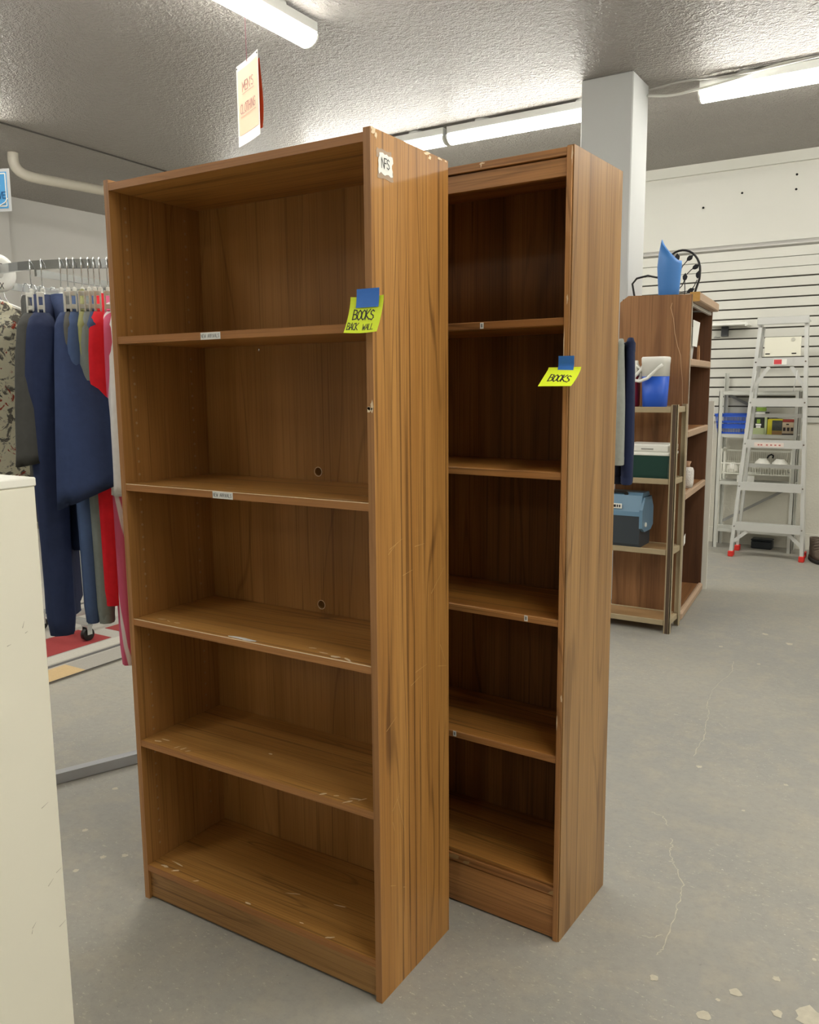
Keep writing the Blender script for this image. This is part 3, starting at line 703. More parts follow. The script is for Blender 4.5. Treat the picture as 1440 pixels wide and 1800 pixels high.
NEAR = [  # angle on the ring, yaw, name, material, sleeve, kwargs, label, short form
 (-96, -30, 'printed_shirt', GREYP, 'short', dict(seed=1, sl=.3, wide=.6, thin=.6), 'faded grey floral shirt at the left edge of the round rack', 'faded floral shirt'),
 (-84, -27, 'black_shirt', BLK, 'long', dict(seed=2, hem=-.9, thin=.4, sl=.8, wide=.7), 'black shirt at the left edge behind the cream printed one', 'black shirt'),
 (-39.1, 4, 't_shirt', CHAR, 'short', dict(seed=3, sl=.36, flare=.058, hem=-.72, ty=.2, thin=.9), 'charcoal grey T-shirt hanging in front of the cream printed shirt', 'charcoal T-shirt'),
 (-34, 3, 'sweatshirt', NAVY2, 'long', dict(seed=4, sl=.84, thin=1.25, hem=-1.0), 'dark navy long-sleeved top hanging behind the big navy T-shirt', 'dark navy long-sleeved top'),
 (-26.5, 9, 't_shirt', NAVY, 'short', dict(seed=5, sl=.42, flare=.118, out=.09, thin=1.0, sy=.13, ty=.42, hem=-.80), 'large navy T-shirt with a wide sleeve hanging forward', 'large navy T-shirt'),
 (-23.7, 3, 't_shirt', DGREY, 'short', dict(seed=6, thin=.42, flare=.022, sl=.22, out=-.04), 'dark grey T-shirt squeezed right of the large navy one', 'dark grey T-shirt'),
 (-21.3, 2, 'sweatshirt', SLATE, 'long', dict(seed=7, sl=.80, thin=.55), 'slate blue top with long sleeves between two grey shirts', 'slate blue top'),
 (-18.4, 2, 'polo_shirt', OLIVE, 'short', dict(seed=8, sl=.2, out=-.04, thin=.4, flare=.02, collar=OLIVE), 'olive green shirt next to the slate blue top', 'olive green shirt'),
 (-16.0, 1, 'sweatshirt', HEATH, 'long', dict(seed=9, sl=.80, thin=.62, cuff=HEATH), 'heather grey sweatshirt whose long sleeve hangs low', 'heather grey sweatshirt'),
 (-14.0, 0, 'shirt', SLATE, 'short', dict(seed=10, thin=.5, flare=.024, sl=.24, out=-.04), 'blue shirt between the grey sweatshirt and the red one', 'blue shirt'),
 (-12.0, -1, 'sweatshirt', RED, 'long', dict(seed=11, sl=.75, thin=.8, cuff=RED), 'bright red long-sleeved sweatshirt near the teak bookcase', 'red sweatshirt'),
 (-9.4, 1, 'striped_shirt', PINK, 'long', dict(seed=12, sl=.92, thin=.55), 'pink shirt with white stripes hanging beside the teak bookcase', 'pink striped shirt'),
 (-7.4, 0.5, 't_shirt', WHT, 'short', dict(seed=13, sl=.44, thin=.45, flare=.028, out=.055), 'white T-shirt peeking out behind the pink striped shirt', 'white T-shirt'),
 (-5.8, 0, 't_shirt', YEL, 'short', dict(seed=14, sl=.42, thin=.5, flare=.03, out=.05), 'yellow T-shirt half hidden behind the teak bookcase edge', 'yellow T-shirt'),
 (-66, -72, 'printed_shirt', FLOR, 'short', dict(seed=15, sl=.22, hem=-.8, thin=.5, wide=.75), 'cream shirt printed with dark leaves and red figures left of the charcoal one', 'cream printed shirt'),
]
for a, rel, nm, m, sl, kw, lab, short in NEAR:
    shirt(nm, lab, a, m, sl, rel, **kw)
    hanger('white plastic hanger with a wire hook holding the '+short, a, rel)
FAR = [(-134, NAVY2, 'dark navy', 'first of four'), (-140, CHAR, 'dark charcoal', 'second of four'), (-147, BLK, 'plain black', 'third of four'), (-155, NAVY2, 'deep navy', 'last of four')]
for a, m, c, wd in FAR:
    shirt('t_shirt', f'{c} T-shirt on the far rail, {wd}', a, m, 'short', None, seed=a, thin=.45, flare=.03, hem=-.7)
    hanger(f'white hanger on the far rail holding the {c} T-shirt', a)
for a, wd in ((-104, 'first'), (-109, 'second'), (-113.5, 'third'), (-125, 'fourth'), (-129, 'fifth')):
    hanger(f'empty white hanger on the far rail, {wd} from the left', a)
# size divider disc
loc, t = rail_place(-58)
dv = thing('size_divider', 'round white XL size divider on the clothing rack rail', 'size divider', loc, t)
m = MB().lathe([(.016, -.001), (.056, -.001), (.056, .001), (.016, .001), (.016, -.001)], n=32, cap0=False, cap1=False)
for i, v in enumerate(m.v): m.v[i] = Vector((v.x, v.z, v.y-.010))
# turned so that the disc faces along the rail
m.build('disc', M_WHITE_PL, dv)
for sgn in (1, -1):
    mb = MB()
    for flip in (0, 1):
        f = -1 if flip else 1
        letters('XL', -.012, .028, .016, lambda u, v: (f*u*-sgn, sgn*.0016, f*v-.010), mb, .14)
    mb.build('lettering', M_INK, dv)
dv.rotation_euler = (0, 0, t+R(8))

# ------------------------------------------------------------------ rug, rolling rack behind, signs
rug = thing('rug', 'patterned grey beige and red rug on the floor behind the round rack', 'rug', (-4.2, 2.7, 0))
bx((-.8, -1.2, 0), (.82, 1.3, .008), 'pile', mat('rug_grey', (158, 154, 146), .95, noise=.15, nscale=150), rug)
for nm, lo, hi, c in (('beige_block', (.66, -1.2), (.815, -.22), (186, 160, 118)), ('pale_band', (.66, -.22), (.815, 1.3), (150, 146, 138)), ('dark_line', (.615, -1.2), (.64, 1.3), (88, 86, 84)), ('pale_stripe', (.5, -1.2), (.6, 1.3), (176, 172, 162)), ('red_block', (.2, -.5), (.48, .2), (138, 42, 42)), ('red_block', (.3, .3), (.48, .8), (130, 42, 40)), ('dark_line', (-.3, -1.2), (-.27, 1.3), (88, 86, 84)), ('red_block', (-.2, -1.1), (.1, -.6), (138, 42, 42)), ('edge_binding', (.815, -1.2), (.824, 1.3), (70, 66, 62))):
    bx(lo+(.0078,), hi+(.0095,), nm, mat(f'rug_{c[0]}_{c[1]}', c, .95, noise=.15, nscale=150), rug)
rk = thing('rolling_rack', 'rolling garment rack on black casters standing on the rug', 'garment rack', (-3.986, 2.8, .0095))
for s in (0, 1):
    MB().bar((-.22, s*1.1, .10), (.22, s*1.1, .10), .03, .03).build('base_foot', M_METAL, rk)
    MB().tube([(0, s*1.1, .11), (0, s*1.1, 1.25)], .014, 10).build('upright', M_METAL, rk)
    for q in (-.2, .2):
        c = MB().tube([(q-.014, s*1.1, .034), (q+.014, s*1.1, .034)], .034, 18).build('caster', M_BLACK, rk)
        MB().bar((q-.02, s*1.1, .034), (q-.02, s*1.1, .088), .004, .03).bar((q+.02, s*1.1, .034), (q+.02, s*1.1, .088), .004, .03).box((q-.024, s*1.1-.018, .078), (q+.024, s*1.1+.018, .088)).build('fork', M_METAL, c)
MB().tube([(0, 0, 1.25), (0, 1.1, 1.25)], .014, 10).build('top_rail', M_METAL, rk)
MB().bar((0, 0, .10), (0, 1.1, .10), .03, .03).build('base_rail', M_METAL, rk)

# hanging MEN'S CLOTHING sign
hs = thing('hanging_sign', "hanging paper sign reading MEN'S CLOTHING in a clear sleeve", 'sign', (-2.335, 2.6, 2.59), math.atan2(.43, -.903)+math.pi)
# local x: along the sheet towards the right end, -y faces the camera
def sg(u, v): return (-.108+.216*u, .004*math.sin(u*3.1), -.30*v)
sheet('sleeve', mat('clear_sleeve', (240, 238, 232), .2), sg, 8, 4, hs, .0006)
def sp_(u, v): return (-.098+.196*u, -.0012+.004*math.sin((.05+.9*u)*3.1), -.022-.240*v)
sheet('paper', mat('peach_paper', (244, 200, 170), .6), sp_, 8, 4, hs, .0004)
def so(u, v): return (.101+.012*u, .006+.022*math.sin(math.pi*min(1, v*1.0))*u*(.35+v)+.002, -.03-.245*v)
sheet('backing_sheet', mat('orange_paper', (240, 96, 40), .6), lambda u, v: (.02+.088*u, .006+.010*u*math.sin(v*2.8)*(.4+v), -.03-.245*v), 6, 8, hs, .0004)
mb = MB(); on = lambda u, v: (u, -.0028+.004*math.sin((.05+.9*((u+.098)/.196))*3.1), v)
letters("MEN'S", -.056, -.105, .034, on, mb, .1, .82)
letters('CLOTHING', -.078, -.185, .034, on, mb, .1, .80, .80)
mb.box((-.056, -.0012, -.117), (.062, -.001, -.115)).box((-.078, -.0012, -.197), (.075, -.001, -.195))
mb.build('lettering', mat('faded_ink', (176, 134, 128), .6), hs)
for x in (-.1, .1):
    m = MB().lathe([(.003, 0), (.003, .0015)], n=8)
    for i, v in enumerate(m.v): m.v[i] = Vector((x+v.x, -.002+v.z, -.011+v.y))
    m.build('punched_hole', M_DARK, hs)
MB().tube([(0, 0, -.012), (.001, -.002, .1), (0, 0, .3), (.0, 0, ZC-2.59)], .0012, 5).build('string', mat('pink_string', (190, 120, 140), .7), hs)
# blue sleeve sign at the left edge
es = thing('hanging_sign', 'blue laminated sign with a white border at the left edge', 'sign', (-3.112, 1.95, 2.15), R(22))
sheet('laminate', mat('clear_laminate', (206, 208, 210), .25), lambda u, v: (-.14+.28*u, 0, .005-.152*v), 2, 2, es, .0008)
sheet('blue_print', mat('sky_blue_print', (84, 166, 226), .5), lambda u, v: (-.128+.256*u, -.0012, -.006-.130*v), 2, 2, es, .0003)
mb = MB()
for z in (-.012, -.128): mb.box((-.122, -.0022, z-.0022), (.122, -.0018, z+.0022))
for x in (-.122, .122): mb.box((x-.0022, -.0022, -.128), (x+.0022, -.0018, -.012))
mb.tube([(.126, -.002, -.100), (.116, -.002, -.115), (.095, -.002, -.125), (.05, -.002, -.128)], .0025, 5)
mb.add([(-.06, -.002, -.06), (-.03, -.002, -.025), (.03, -.002, -.025), (.06, -.002, -.06), (.1, -.002, -.055), (.085, -.002, -.028), (.04, -.002, -.018), (-.04, -.002, -.018)], [(0, 1, 2, 7), (2, 3, 4, 5), (2, 5, 6, 7)])
mb.build('white_border', M_WHITE_P, es)
mb = MB(); letters('SLEEVE', .018, -.100, .022, lambda u, v: (u, -.0022, v), mb, .16, .95, .95)
mb.build('lettering', mat('dark_blue_print', (30, 92, 150), .5), es)
MB().tube([(-.1, 0, 0), (-.1, 0, ZC-2.15)], .001, 5).build('string', M_WHITE_PL, es)
MB().tube([(-.06, 0, 0), (-.06, 0, ZC-2.15)], .001, 5).build('string', M_WHITE_PL, es)

# ------------------------------------------------------------------ brown shelving unit, opening to the right
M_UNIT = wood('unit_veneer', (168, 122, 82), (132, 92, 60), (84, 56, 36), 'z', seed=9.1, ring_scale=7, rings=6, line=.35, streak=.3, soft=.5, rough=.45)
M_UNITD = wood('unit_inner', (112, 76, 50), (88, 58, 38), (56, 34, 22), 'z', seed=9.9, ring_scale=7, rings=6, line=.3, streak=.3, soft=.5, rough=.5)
M_UNITS = wood('unit_shelf', (166, 118, 74), (136, 94, 58), (84, 54, 32), 'y', seed=10.4, ring_scale=7, rings=6, line=.3, streak=.3, soft=.5)
M_NOSE = mat('worn_nosing', (178, 150, 124), .55, noise=.12, nscale=40)
bu = thing('shelving_unit', 'brown wood-grain shelving unit open to the right behind the walnut bookcase', 'shelving unit', (-1.165, 4.79, 0), R(5))
WU = .83
MB().prism([(-.39, 0), (0, 0), (0, 1.826), (-.345, 1.834), (-.39, 1.80)], 'y', 0, .018).build('side_panel', M_UNIT, bu)
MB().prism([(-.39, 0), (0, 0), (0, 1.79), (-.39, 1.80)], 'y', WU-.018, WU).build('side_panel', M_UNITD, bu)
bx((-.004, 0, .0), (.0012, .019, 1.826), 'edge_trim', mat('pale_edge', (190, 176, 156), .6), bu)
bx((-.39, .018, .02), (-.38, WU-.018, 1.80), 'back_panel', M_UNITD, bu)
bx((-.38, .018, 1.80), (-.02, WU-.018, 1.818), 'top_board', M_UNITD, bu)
h_ = MB().box((-.012, .004, 1.788), (.04, .80, 1.838), .006).build('header', M_NOSE, bu)
MB().box((-.014, .0025, 1.787), (.038, .006, 1.837)).build('raw_end', mat('raw_wood', (196, 150, 82), .8, noise=.15, nscale=50), h_)
bx((-.02, .02, 1.768), (-.004, WU-.02, 1.784), 'light_track', mat('track_white', (206, 202, 194), .5), bu)
for z in (1.483, 1.087, .735):
    s = MB().box((-.38, .018, z-.03), (-.02, WU-.018, z-.002), .002).build('shelf', M_UNITS, bu)
    MB().box((-.022, .018, z-.040), (.004, WU-.02, z), .006).build('nosing', M_NOSE, s)
s = MB().box((-.38, .018, .0), (-.02, WU-.018, .045), .002).build('bottom_shelf', M_UNITS, bu)
MB().box((-.022, .0, .0), (.012, WU, .052), .012).build('nosing', M_NOSE, s)
m = MB(); P = [(-.105, 1.785), (-.112, 1.76), (-.095, 1.70), (-.085, 1.62), (-.068, 1.55), (-.05, 1.50), (-.045, 1.44), (-.035, 1.36), (-.03, 1.2)]
for a, b in zip(P, P[1:]): m.add([(a[0]-.0012, -.0006, a[1]), (a[0]+.0012, -.0006, a[1]), (b[0]+.0012, -.0006, b[1]), (b[0]-.0012, -.0006, b[1])], [(0, 1, 2, 3)])
m.build('scratch', mat('deep_scratch', (214, 178, 140), .7), bu)
UM = Matrix.Translation((-1.165, 4.79, 0)) @ Matrix.Rotation(R(5), 4, 'Z')
def U(x, y, z): return UM @ Vector((x, y, z))
tag(bx((-.36, WU+.02, 0), (.030, WU+.045, 1.235), 'board', mat('white_board', (226, 224, 214), .5)), 'tall white board standing behind the brown shelving unit', 'board').matrix_world = UM
# things on the unit
p = U(-.05, .30, 1.4835)
bk = thing('folder', 'white sheet folder leaning on the uppermost shelf of the brown unit', 'folder', p, R(5))
def fs(u, v): return (.032-.0+.0*u, -.10+.20*u+.05*v*(1-u), .215-.145*v+.03*u*0)
sheet('cover', M_WHITE_P, lambda u, v: (.028, -.10+.26*u-.09*v*u, .22-.145*v), 2, 2, bk, .002)
sheet('page', mat('grey_page', (196, 196, 192), .6), lambda u, v: (.022-.015*v, -.09+.14*u, .18-.178*v), 2, 2, bk, .002)
MB().box((.0285, -.06, .085), (.029, -.02, .115)).build('print', mat('grey_print', (128, 128, 132), .6), bk)
tag(MB().prism([(-.02, 0), (.02, 0), (.012, .06), (-.004, .085), (-.014, .05)], 'x', -.006, .006).build('wooden_stand', mat('light_wood', (176, 128, 84), .6)), 'small wooden stand beside the white folder on the brown unit', 'stand').matrix_world = UM @ Matrix.Translation((-.02, .44, 1.4835))
vs_ = thing('vase', 'white ribbed vase with a brown neck on the brown unit', 'vase', U(-.04, .32, .7355))
MB().lathe([(.0, 0), (.034, 0), (.040, .03), (.040, .10), (.034, .118), (.018, .122)], n=20).build('body', mat('ribbed_ceramic', (226, 222, 216), .6, bump=.8, bscale=140), vs_)
MB().lathe([(.018, .121), (.016, .135), (.024, .155), (.021, .156), (.012, .135)], n=20).build('neck', mat('brown_glaze', (176, 140, 110), .5), vs_)
tag(sheet('price_tag', M_WHITE_P, lambda u, v: (.003, .02+.05*u, .49-.055*v+.01*u), 2, 2), 'small white paper tag on the lower edge of the brown unit', 'tag').matrix_world = UM
# blue pitcher vase on top
vb = thing('pitcher', 'blue plastic pitcher with a tall pointed spout on the brown unit', 'pitcher', U(-.155, .16, 1.8345), R(5))
M_BLUEV = mat('blue_plastic', (70, 132, 206), .45)
rings = []
for z, rx in ((0, .052), (.01, .056), (.06, .060), (.12, .064), (.16, .067)):
    rings.append([(rx*math.cos(2*math.pi*k/24), rx*.9*math.sin(2*math.pi*k/24), z) for k in range(24)])
top = []
for k in range(24):
    a = 2*math.pi*k/24; c = math.cos(a)            # spout towards -x
    z = .180+.135*((1-c)/2)**1.15+.012*max(0, c)**6
    r_ = .066-.018*max(0, -c)**2
    top.append((r_*c, .060*math.sin(a)*(1-.55*max(0, -c)), z))
mid = [((q[0]+w_[0])/2-.004*(q[0] < 0), (q[1]+w_[1])/2, (q[2]+w_[2])/2) for q, w_ in zip(rings[-1], top)]
inner = [(x*.92, y*.92, z-.001) for x, y, z in top]; inner2 = [(x*.9, y*.9, .02) for x, y, z in rings[0]]
MB().loft(rings+[mid, top, inner, inner2], True, True).build('jug', M_BLUEV, vb)
# black leaf-pattern wire chair on top
wc = thing('wire_chair', 'black wire chair with leaf pattern back on top of the brown unit', 'wire chair', U(-.19, .44, 1.8345), R(5))
def arc(cx, cz, rx, rz, a0, a1, n=14, y=0): return [(cx+rx*math.cos(R(a0+(a1-a0)*k/n)), y, cz+rz*math.sin(R(a0+(a1-a0)*k/n))) for k in range(n+1)]
MB().tube([(.125, 0, 0), (.14, 0, .06), (.158, 0, .12)]+arc(.055, .165, .105, .125, 0, 180, 16)+[(-.045, 0, .10), (-.03, 0, 0)], .0065, 8).build('back_frame', M_BLACK, wc)
MB().tube([(-.045, -.02, .13), (-.12, -.10, .145), (-.18, -.12, .13), (-.205, -.12, .10), (-.195, -.12, .05), (-.185, -.12, 0)], .006, 8).build('arm_rail', M_BLACK, wc)
for pts in ([(.03, 0, 0), (.035, 0, .10), (.04, 0, .17), (.03, 0, .25)], [(.037, 0, .15), (.06, 0, .20), (.10, 0, .245)], [(.035, 0, .06), (.06, 0, .085), (.075, 0, .12)], [(.075, 0, 0), (.078, 0, .06), (.075, 0, .12)], [(.085, 0, .15), (.11, 0, .175), (.135, 0, .19)], [(.0, 0, .055), (.06, 0, .05), (.11, 0, .055)], [(.11, 0, .055), (.13, 0, .08), (.145, 0, .115)]):
    MB().tube(pts, .0028, 6).build('stem', M_BLACK, wc)
for x, z, a in ((.028, .252, 95), (.10, .243, 40), (.135, .19, 30), (.15, .145, 80), (.076, .135, 85), (.112, .056, 25), (.004, .06, 110)):
    ca, sa = math.cos(R(a)), math.sin(R(a))
    MB().prism([(x+ca*u-sa*v, z+sa*u+ca*v) for u, v in ((-.024, 0), (-.012, .011), (.004, .014), (.024, 0), (.004, -.014), (-.012, -.011))], 'y', -.003, .003).build('leaf', M_BLACK, wc)

# ------------------------------------------------------------------ small plastic shelf in front of the unit
ps = thing('plastic_shelf', 'low tan and brown plastic shelf carrying coolers', 'shelf', (-1.147, 4.5, 0))
WP = .62; DPp = .22
for sx in (0, 1):
    for sy in (0, 1):
        x = 0 if sx else -WP; sgn = -1 if sx else 1; y = sy*DPp; sg2 = -1 if sy else 1
        c = MB().box(*[(min(x, x+sgn*.032), min(y, y+sg2*.004), 0), (max(x, x+sgn*.032), max(y, y+sg2*.004), 1.238)]).box(*[(min(x, x+sgn*.004), min(y, y+sg2*.032), 0), (max(x, x+sgn*.004), max(y, y+sg2*.032), 1.238)]).build('post', M_TAN, ps)
        lo = (min(x+sgn*.007, x+sgn*.025), (y-.0015) if not sy else y, .0); hi = (max(x+sgn*.007, x+sgn*.025), y if not sy else y+.0015, 1.236)
        bx(lo, hi, 'post_inlay', M_BRN_PL, c)
for z in (1.226, .845, .462, .072):
    s = MB().box((-WP+.034, .006, z-.03), (-.034, .014, z), .002).box((-WP+.034, DPp-.014, z-.03), (-.034, DPp-.006, z), .002).box((-.03, .034, z-.03), (-.006, DPp-.034, z), .002).box((-WP+.006, .034, z-.03), (-WP+.03, DPp-.034, z), .002).build('shelf_rim', M_TAN, ps)
    bx((-WP+.01, .010, z-.012), (-.008, DPp-.010, z-.005), 'shelf_board', mat('woodgrain_tray', (150, 118, 80), .5, noise=.12, nscale=20), ps)
# things on it
BASE = Vector((-1.147, 4.5, 0))
jg = thing('water_jug', 'blue drink cooler jug with white lid and carrying handle', 'cooler', BASE+Vector((-.15, .105, 1.2215)))
def sq(r, z, n=24, e=.72, fx=1.0, fy=1.0):
    return [(fx*r*math.copysign(abs(math.cos(2*math.pi*k/n))**e, math.cos(2*math.pi*k/n)), fy*r*math.copysign(abs(math.sin(2*math.pi*k/n))**e, math.sin(2*math.pi*k/n)), z) for k in range(n)]
MB().loft([sq(.056, 0), sq(.062, .006), sq(.069, .165)]).build('body', mat('cooler_blue', (38, 92, 206), .45), jg)
MB().loft([sq(.0695, .165), sq(.071, .235), sq(.072, .236), sq(.073, .262), sq(.069, .268)]).build('lid', M_WHITE_PL, jg)
MB().tube([(.055, -.072, .225), (.035, -.076, .21), (-.02, -.082, .155), (-.06, -.085, .14), (-.095, -.075, .145), (-.10, -.05, .165), (-.075, -.02, .20), (-.070, 0, .222)], .0085, 8).build('handle', M_WHITE_PL, jg)
rj = thing('water_jug', 'dark red jug with a white lid half hidden behind the hanging navy trousers', 'jug', BASE+Vector((-.285, .13, 1.2215)))
MB().loft([sq(.036, 0), sq(.042, .01), sq(.042, .17)]).build('body', mat('jug_red', (132, 28, 44), .45), rj)
MB().loft([sq(.043, .17), sq(.044, .215), sq(.030, .235), sq(.028, .252)]).build('lid', M_WHITE_PL, rj)
MB().tube([(.03, -.03, .225), (.058, -.04, .205), (.06, -.04, .17), (.048, -.04, .145)], .007, 8).build('handle', M_WHITE_PL, rj)
gc = thing('cool_box', 'dark green cool box with a white lid on the small plastic shelf', 'cooler', BASE+Vector((-.16, .115, .8405)))
MB().loft([[(sx*.112*(1 if 1 else 1), sy*.088, 0) for sx, sy in ((-1, -1), (1, -1), (1, 1), (-1, 1))], [(sx*.118, sy*.094, .125) for sx, sy in ((-1, -1), (1, -1), (1, 1), (-1, 1))]], sm=False).build('body', mat('cooler_green', (14, 58, 50), .5), gc)
MB().box((-.121, -.097, .125), (.121, .097, .143), .004).box((-.119, -.095, .143), (.119, .095, .186), .008).build('lid', M_WHITE_PL, gc)
MB().box((-.03, -.0985, .158), (.035, -.0952, .164)).build('emblem', mat('emblem_grey', (150, 150, 146), .5), gc)
lc = thing('lunch_box', 'steel blue and charcoal lunch cooler on the small plastic shelf', 'cooler', BASE+Vector((-.27, .105, .4575)))
M_STEEL = mat('steel_blue', (104, 138, 164), .35); M_CHR = mat('charcoal_plastic', (52, 60, 68), .45)
pr = [(-.098, .0), (.098, 0), (.1, .02), (.1, .17), (-.1, .17), (-.1, .02)]
MB().prism([(-.09, 0), (.09, 0), (.1, .02), (.1, .175), (-.1, .175), (-.1, .02)], 'x', -.11, .088).build('body', M_CHR, lc)
MB().loft([[(x, y, z) for y, z in ((-.102, .175), (-.10, .20), (-.07, .285), (-.05, .30), (.05, .30), (.07, .285), (.10, .20), (.102, .175))] for x in (-.112, .09)], sm=False).build('lid', M_STEEL, lc)
MB().prism([(-.104, .11), (-.104, .21), (-.06, .275), (.06, .275), (.104, .21), (.104, .11), (.06, .085), (-.06, .085)], 'x', .086, .104).build('side_plate', M_STEEL, lc)
MB().lathe([(.0, 0), (.013, 0), (.013, .006)], n=16).build('button', M_WHITE_PL, lc).matrix_local = Matrix.Translation((.104, -.05, .125)) @ Matrix.Rotation(R(90), 4, 'Y')
MB().bar((-.09, -.065, .302), (.0, -.065, .302), .02, .008).bar((-.0, -.065, .302), (.0, -.065, .26), .02, .008).build('handle', M_BLACK, lc)
m = MB().box((-.10, -.1035, .213), (-.012, -.098, .240), .002); m.build('badge', M_WHITE_PL, lc)
mb = MB().box((-.06, -.1045, .22), (-.045, -.1035, .234)).box((-.04, -.1045, .22), (-.033, -.1035, .234)).box((-.028, -.1045, .22), (-.02, -.1035, .234)); mb.build('badge_print', M_INK, lc)

# ------------------------------------------------------------------ trousers on a rack hidden behind the walnut bookcase
tr = thing('trouser_rack', 'metal trouser rack hidden behind the walnut bookcase', 'clothing rack', (-1.6, 3.4, 0))
for x in (-.40, .36):
    MB().tube([(x, 0, .02), (x, 0, 1.505)], .011, 10).build('upright', M_METAL, tr)
    MB().bar((x, -.25, .015), (x, .25, .015), .03, .03).build('base_foot', M_METAL, tr)
MB().tube([(-.40, 0, 1.505), (.36, 0, 1.505), (.54, 0, 1.505)], .009, 10).build('rail', M_METAL, tr)
def trousers(name, label, x, m, rows, hemline=None):
    """folded pair draped over the rail; rows: height, near and far end, half width"""
    g = thing(name, label, 'trousers', (x, 3.4, 1.52), R(17.5), 'trousers on the rack')
    def ring(z, y0, y1, hw, ph):
        cy_, hy = (y0+y1)/2, (y1-y0)/2
        return [(hw*math.copysign(abs(math.sin(2*math.pi*k/24))**.6, math.sin(2*math.pi*k/24))*(1+.07*math.sin(k*2.3+ph)), cy_+hy*math.copysign(abs(math.cos(2*math.pi*k/24))**.7, math.cos(2*math.pi*k/24)), z) for k in range(24)]
    MB().loft([ring(z, a, b, h, z*14) for z, a, b, h in rows]).build('legs', m, g)
    z, a, b, h = rows[-1]
    MB().loft([ring(z+.03, a-.002, b+.002, h*1.06, 0), ring(z+.001, a-.002, b+.002, h*1.05, 0)], False, False).build('hem', m, g)
    MB().loft([ring(rows[1][0]-.035, rows[1][1]-.002, rows[1][2]+.002, rows[1][3]*1.12, 0), ring(rows[1][0]-.0, rows[1][1]-.002, rows[1][2]+.002, rows[1][3]*1.12, 0)], False, False).build('waistband', m, g)
    return g
TN = cloth('navy_twill', (38, 45, 72)); TG = cloth('grey_twill', (150, 153, 146)); TB = cloth('black_twill', (32, 35, 46)); TT = cloth('tan_twill', (214, 196, 152))
trousers('trousers', 'navy trousers hanging at the right edge of the walnut bookcase', -1.063, TN, [(.006, -.10, .15, .012), (-.01, -.11, .16, .017), (-.12, -.12, .17, .020), (-.25, -.12, .17, .024), (-.42, -.12, .165, .025), (-.53, -.12, .16, .024), (-.572, -.12, .155, .023)])
trousers('trousers', 'light grey trousers hanging beside the navy pair', -1.100, TG, [(-.0, -.17, -.01, .008), (-.02, -.17, -.01, .011), (-.12, -.175, -.01, .016), (-.25, -.18, -.01, .022), (-.40, -.18, -.01, .025), (-.48, -.18, -.01, .024), (-.49, -.18, -.01, .024)])
trousers('trousers', 'tan trousers of which a sliver shows beside the walnut bookcase', -1.127, TT, [(-.0, -.16, .15, .006), (-.02, -.17, .16, .008), (-.2, -.17, .16, .008), (-.28, -.16, .16, .006)])
trousers('trousers', 'black trousers whose dark hem shows below the grey pair', -1.098, TB, [(-.005, .0, .14, .010), (-.02, .0, .14, .014), (-.25, .0, .15, .024), (-.50, -.05, .15, .026), (-.577, -.06, .15, .026)])

# ------------------------------------------------------------------ grey utility shelf against the slatted wall
gs = thing('utility_shelf', 'grey plastic utility shelf against the white slatted wall', 'shelf', (-1.505, 7.19, 0))
WG, DG = .60, .21
for x in (0, WG):
    for y in (0, DG):
        z1 = 1.43 if x == 0 and y == DG else 1.285
        s = 1 if x == 0 else -1
        MB().box((min(x, x+s*.03), min(y, y+(.005 if y == 0 else -.005)), 0), (max(x, x+s*.03), max(y, y+(.005 if y == 0 else -.005)), z1)).box((min(x, x+s*.005), y if y == 0 else y-.03, 0), (max(x, x+s*.005), .03 if y == 0 else y, z1)).build('post', M_GREY_PL, gs)
for z in (1.283, .94, .555, .165):
    MB().box((.006, .006, z-.006), (WG-.006, DG-.006, z)).box((.006, .0055, z-.028), (WG-.006, .011, z)).box((.006, DG-.011, z-.028), (WG-.006, DG-.0055, z)).build('shelf_tray', M_GREY_PL, gs)
for a, b in (((.02, 1.26), (WG-.02, .97)), ((WG-.02, .53), (.02, .19))):
    MB().bar((a[0], DG+.002, a[1]), (b[0], DG+.002, b[1]), .003, .022).build('cross_brace', mat('brace_grey', (150, 150, 148), .5), gs)
def G(x, y, z): return Vector((-1.505+x, 7.19+y, z))
# blue basket with a real lattice
bb = thing('basket', 'blue plastic lattice basket on the grey utility shelf', 'basket', G(.10, .105, .9405))
M_BB = mat('basket_blue', (44, 92, 206), .45)
def lattice(w0, w1, d0, d1, h, parent, m, nx, ny, band, t=.003):
    """tapered basket: rim, floor, upright ribs and horizontal bands, each side its own frame"""
    mb = MB().box((-w0, -d0, 0), (w0, d0, .004))
    def P(s, f, z): # side s, fraction f -1..1
        k = z/h; w, d = w0+(w1-w0)*k, d0+(d1-d0)*k
        return {0: (f*w, -d, z), 1: (f*w, d, z), 2: (-w, f*d, z), 3: (w, f*d, z)}[s]
    for s in range(4):
        n = nx if s < 2 else ny
        for k in range(n+1):
            f = -1+2*k/n; mb.bar(P(s, f, 0), P(s, f, h), t, t)
        for z in band: mb.bar(P(s, -1, z[0]), P(s, 1, z[0]), t, z[1])
    return mb.build('lattice', m, parent)
lattice(.105, .128, .07, .085, .158, bb, M_BB, 11, 7, ((.006, .012), (.058, .03), (.095, .012), (.15, .024)))
MB().tube([(sx*.131, sy*.088, .158) for sx, sy in ((-1, -1), (1, -1), (1, 1), (-1, 1))], .005, 6, True).build('rim', M_BB, bb)
tag(bx((0, 0, 0), (.13, .06, .05), 'paper_packet', mat('packet_white', (222, 220, 210), .6, noise=.3, nscale=60)), 'white packets lying inside the blue basket', 'packet').location = G(.03, .06, .945)
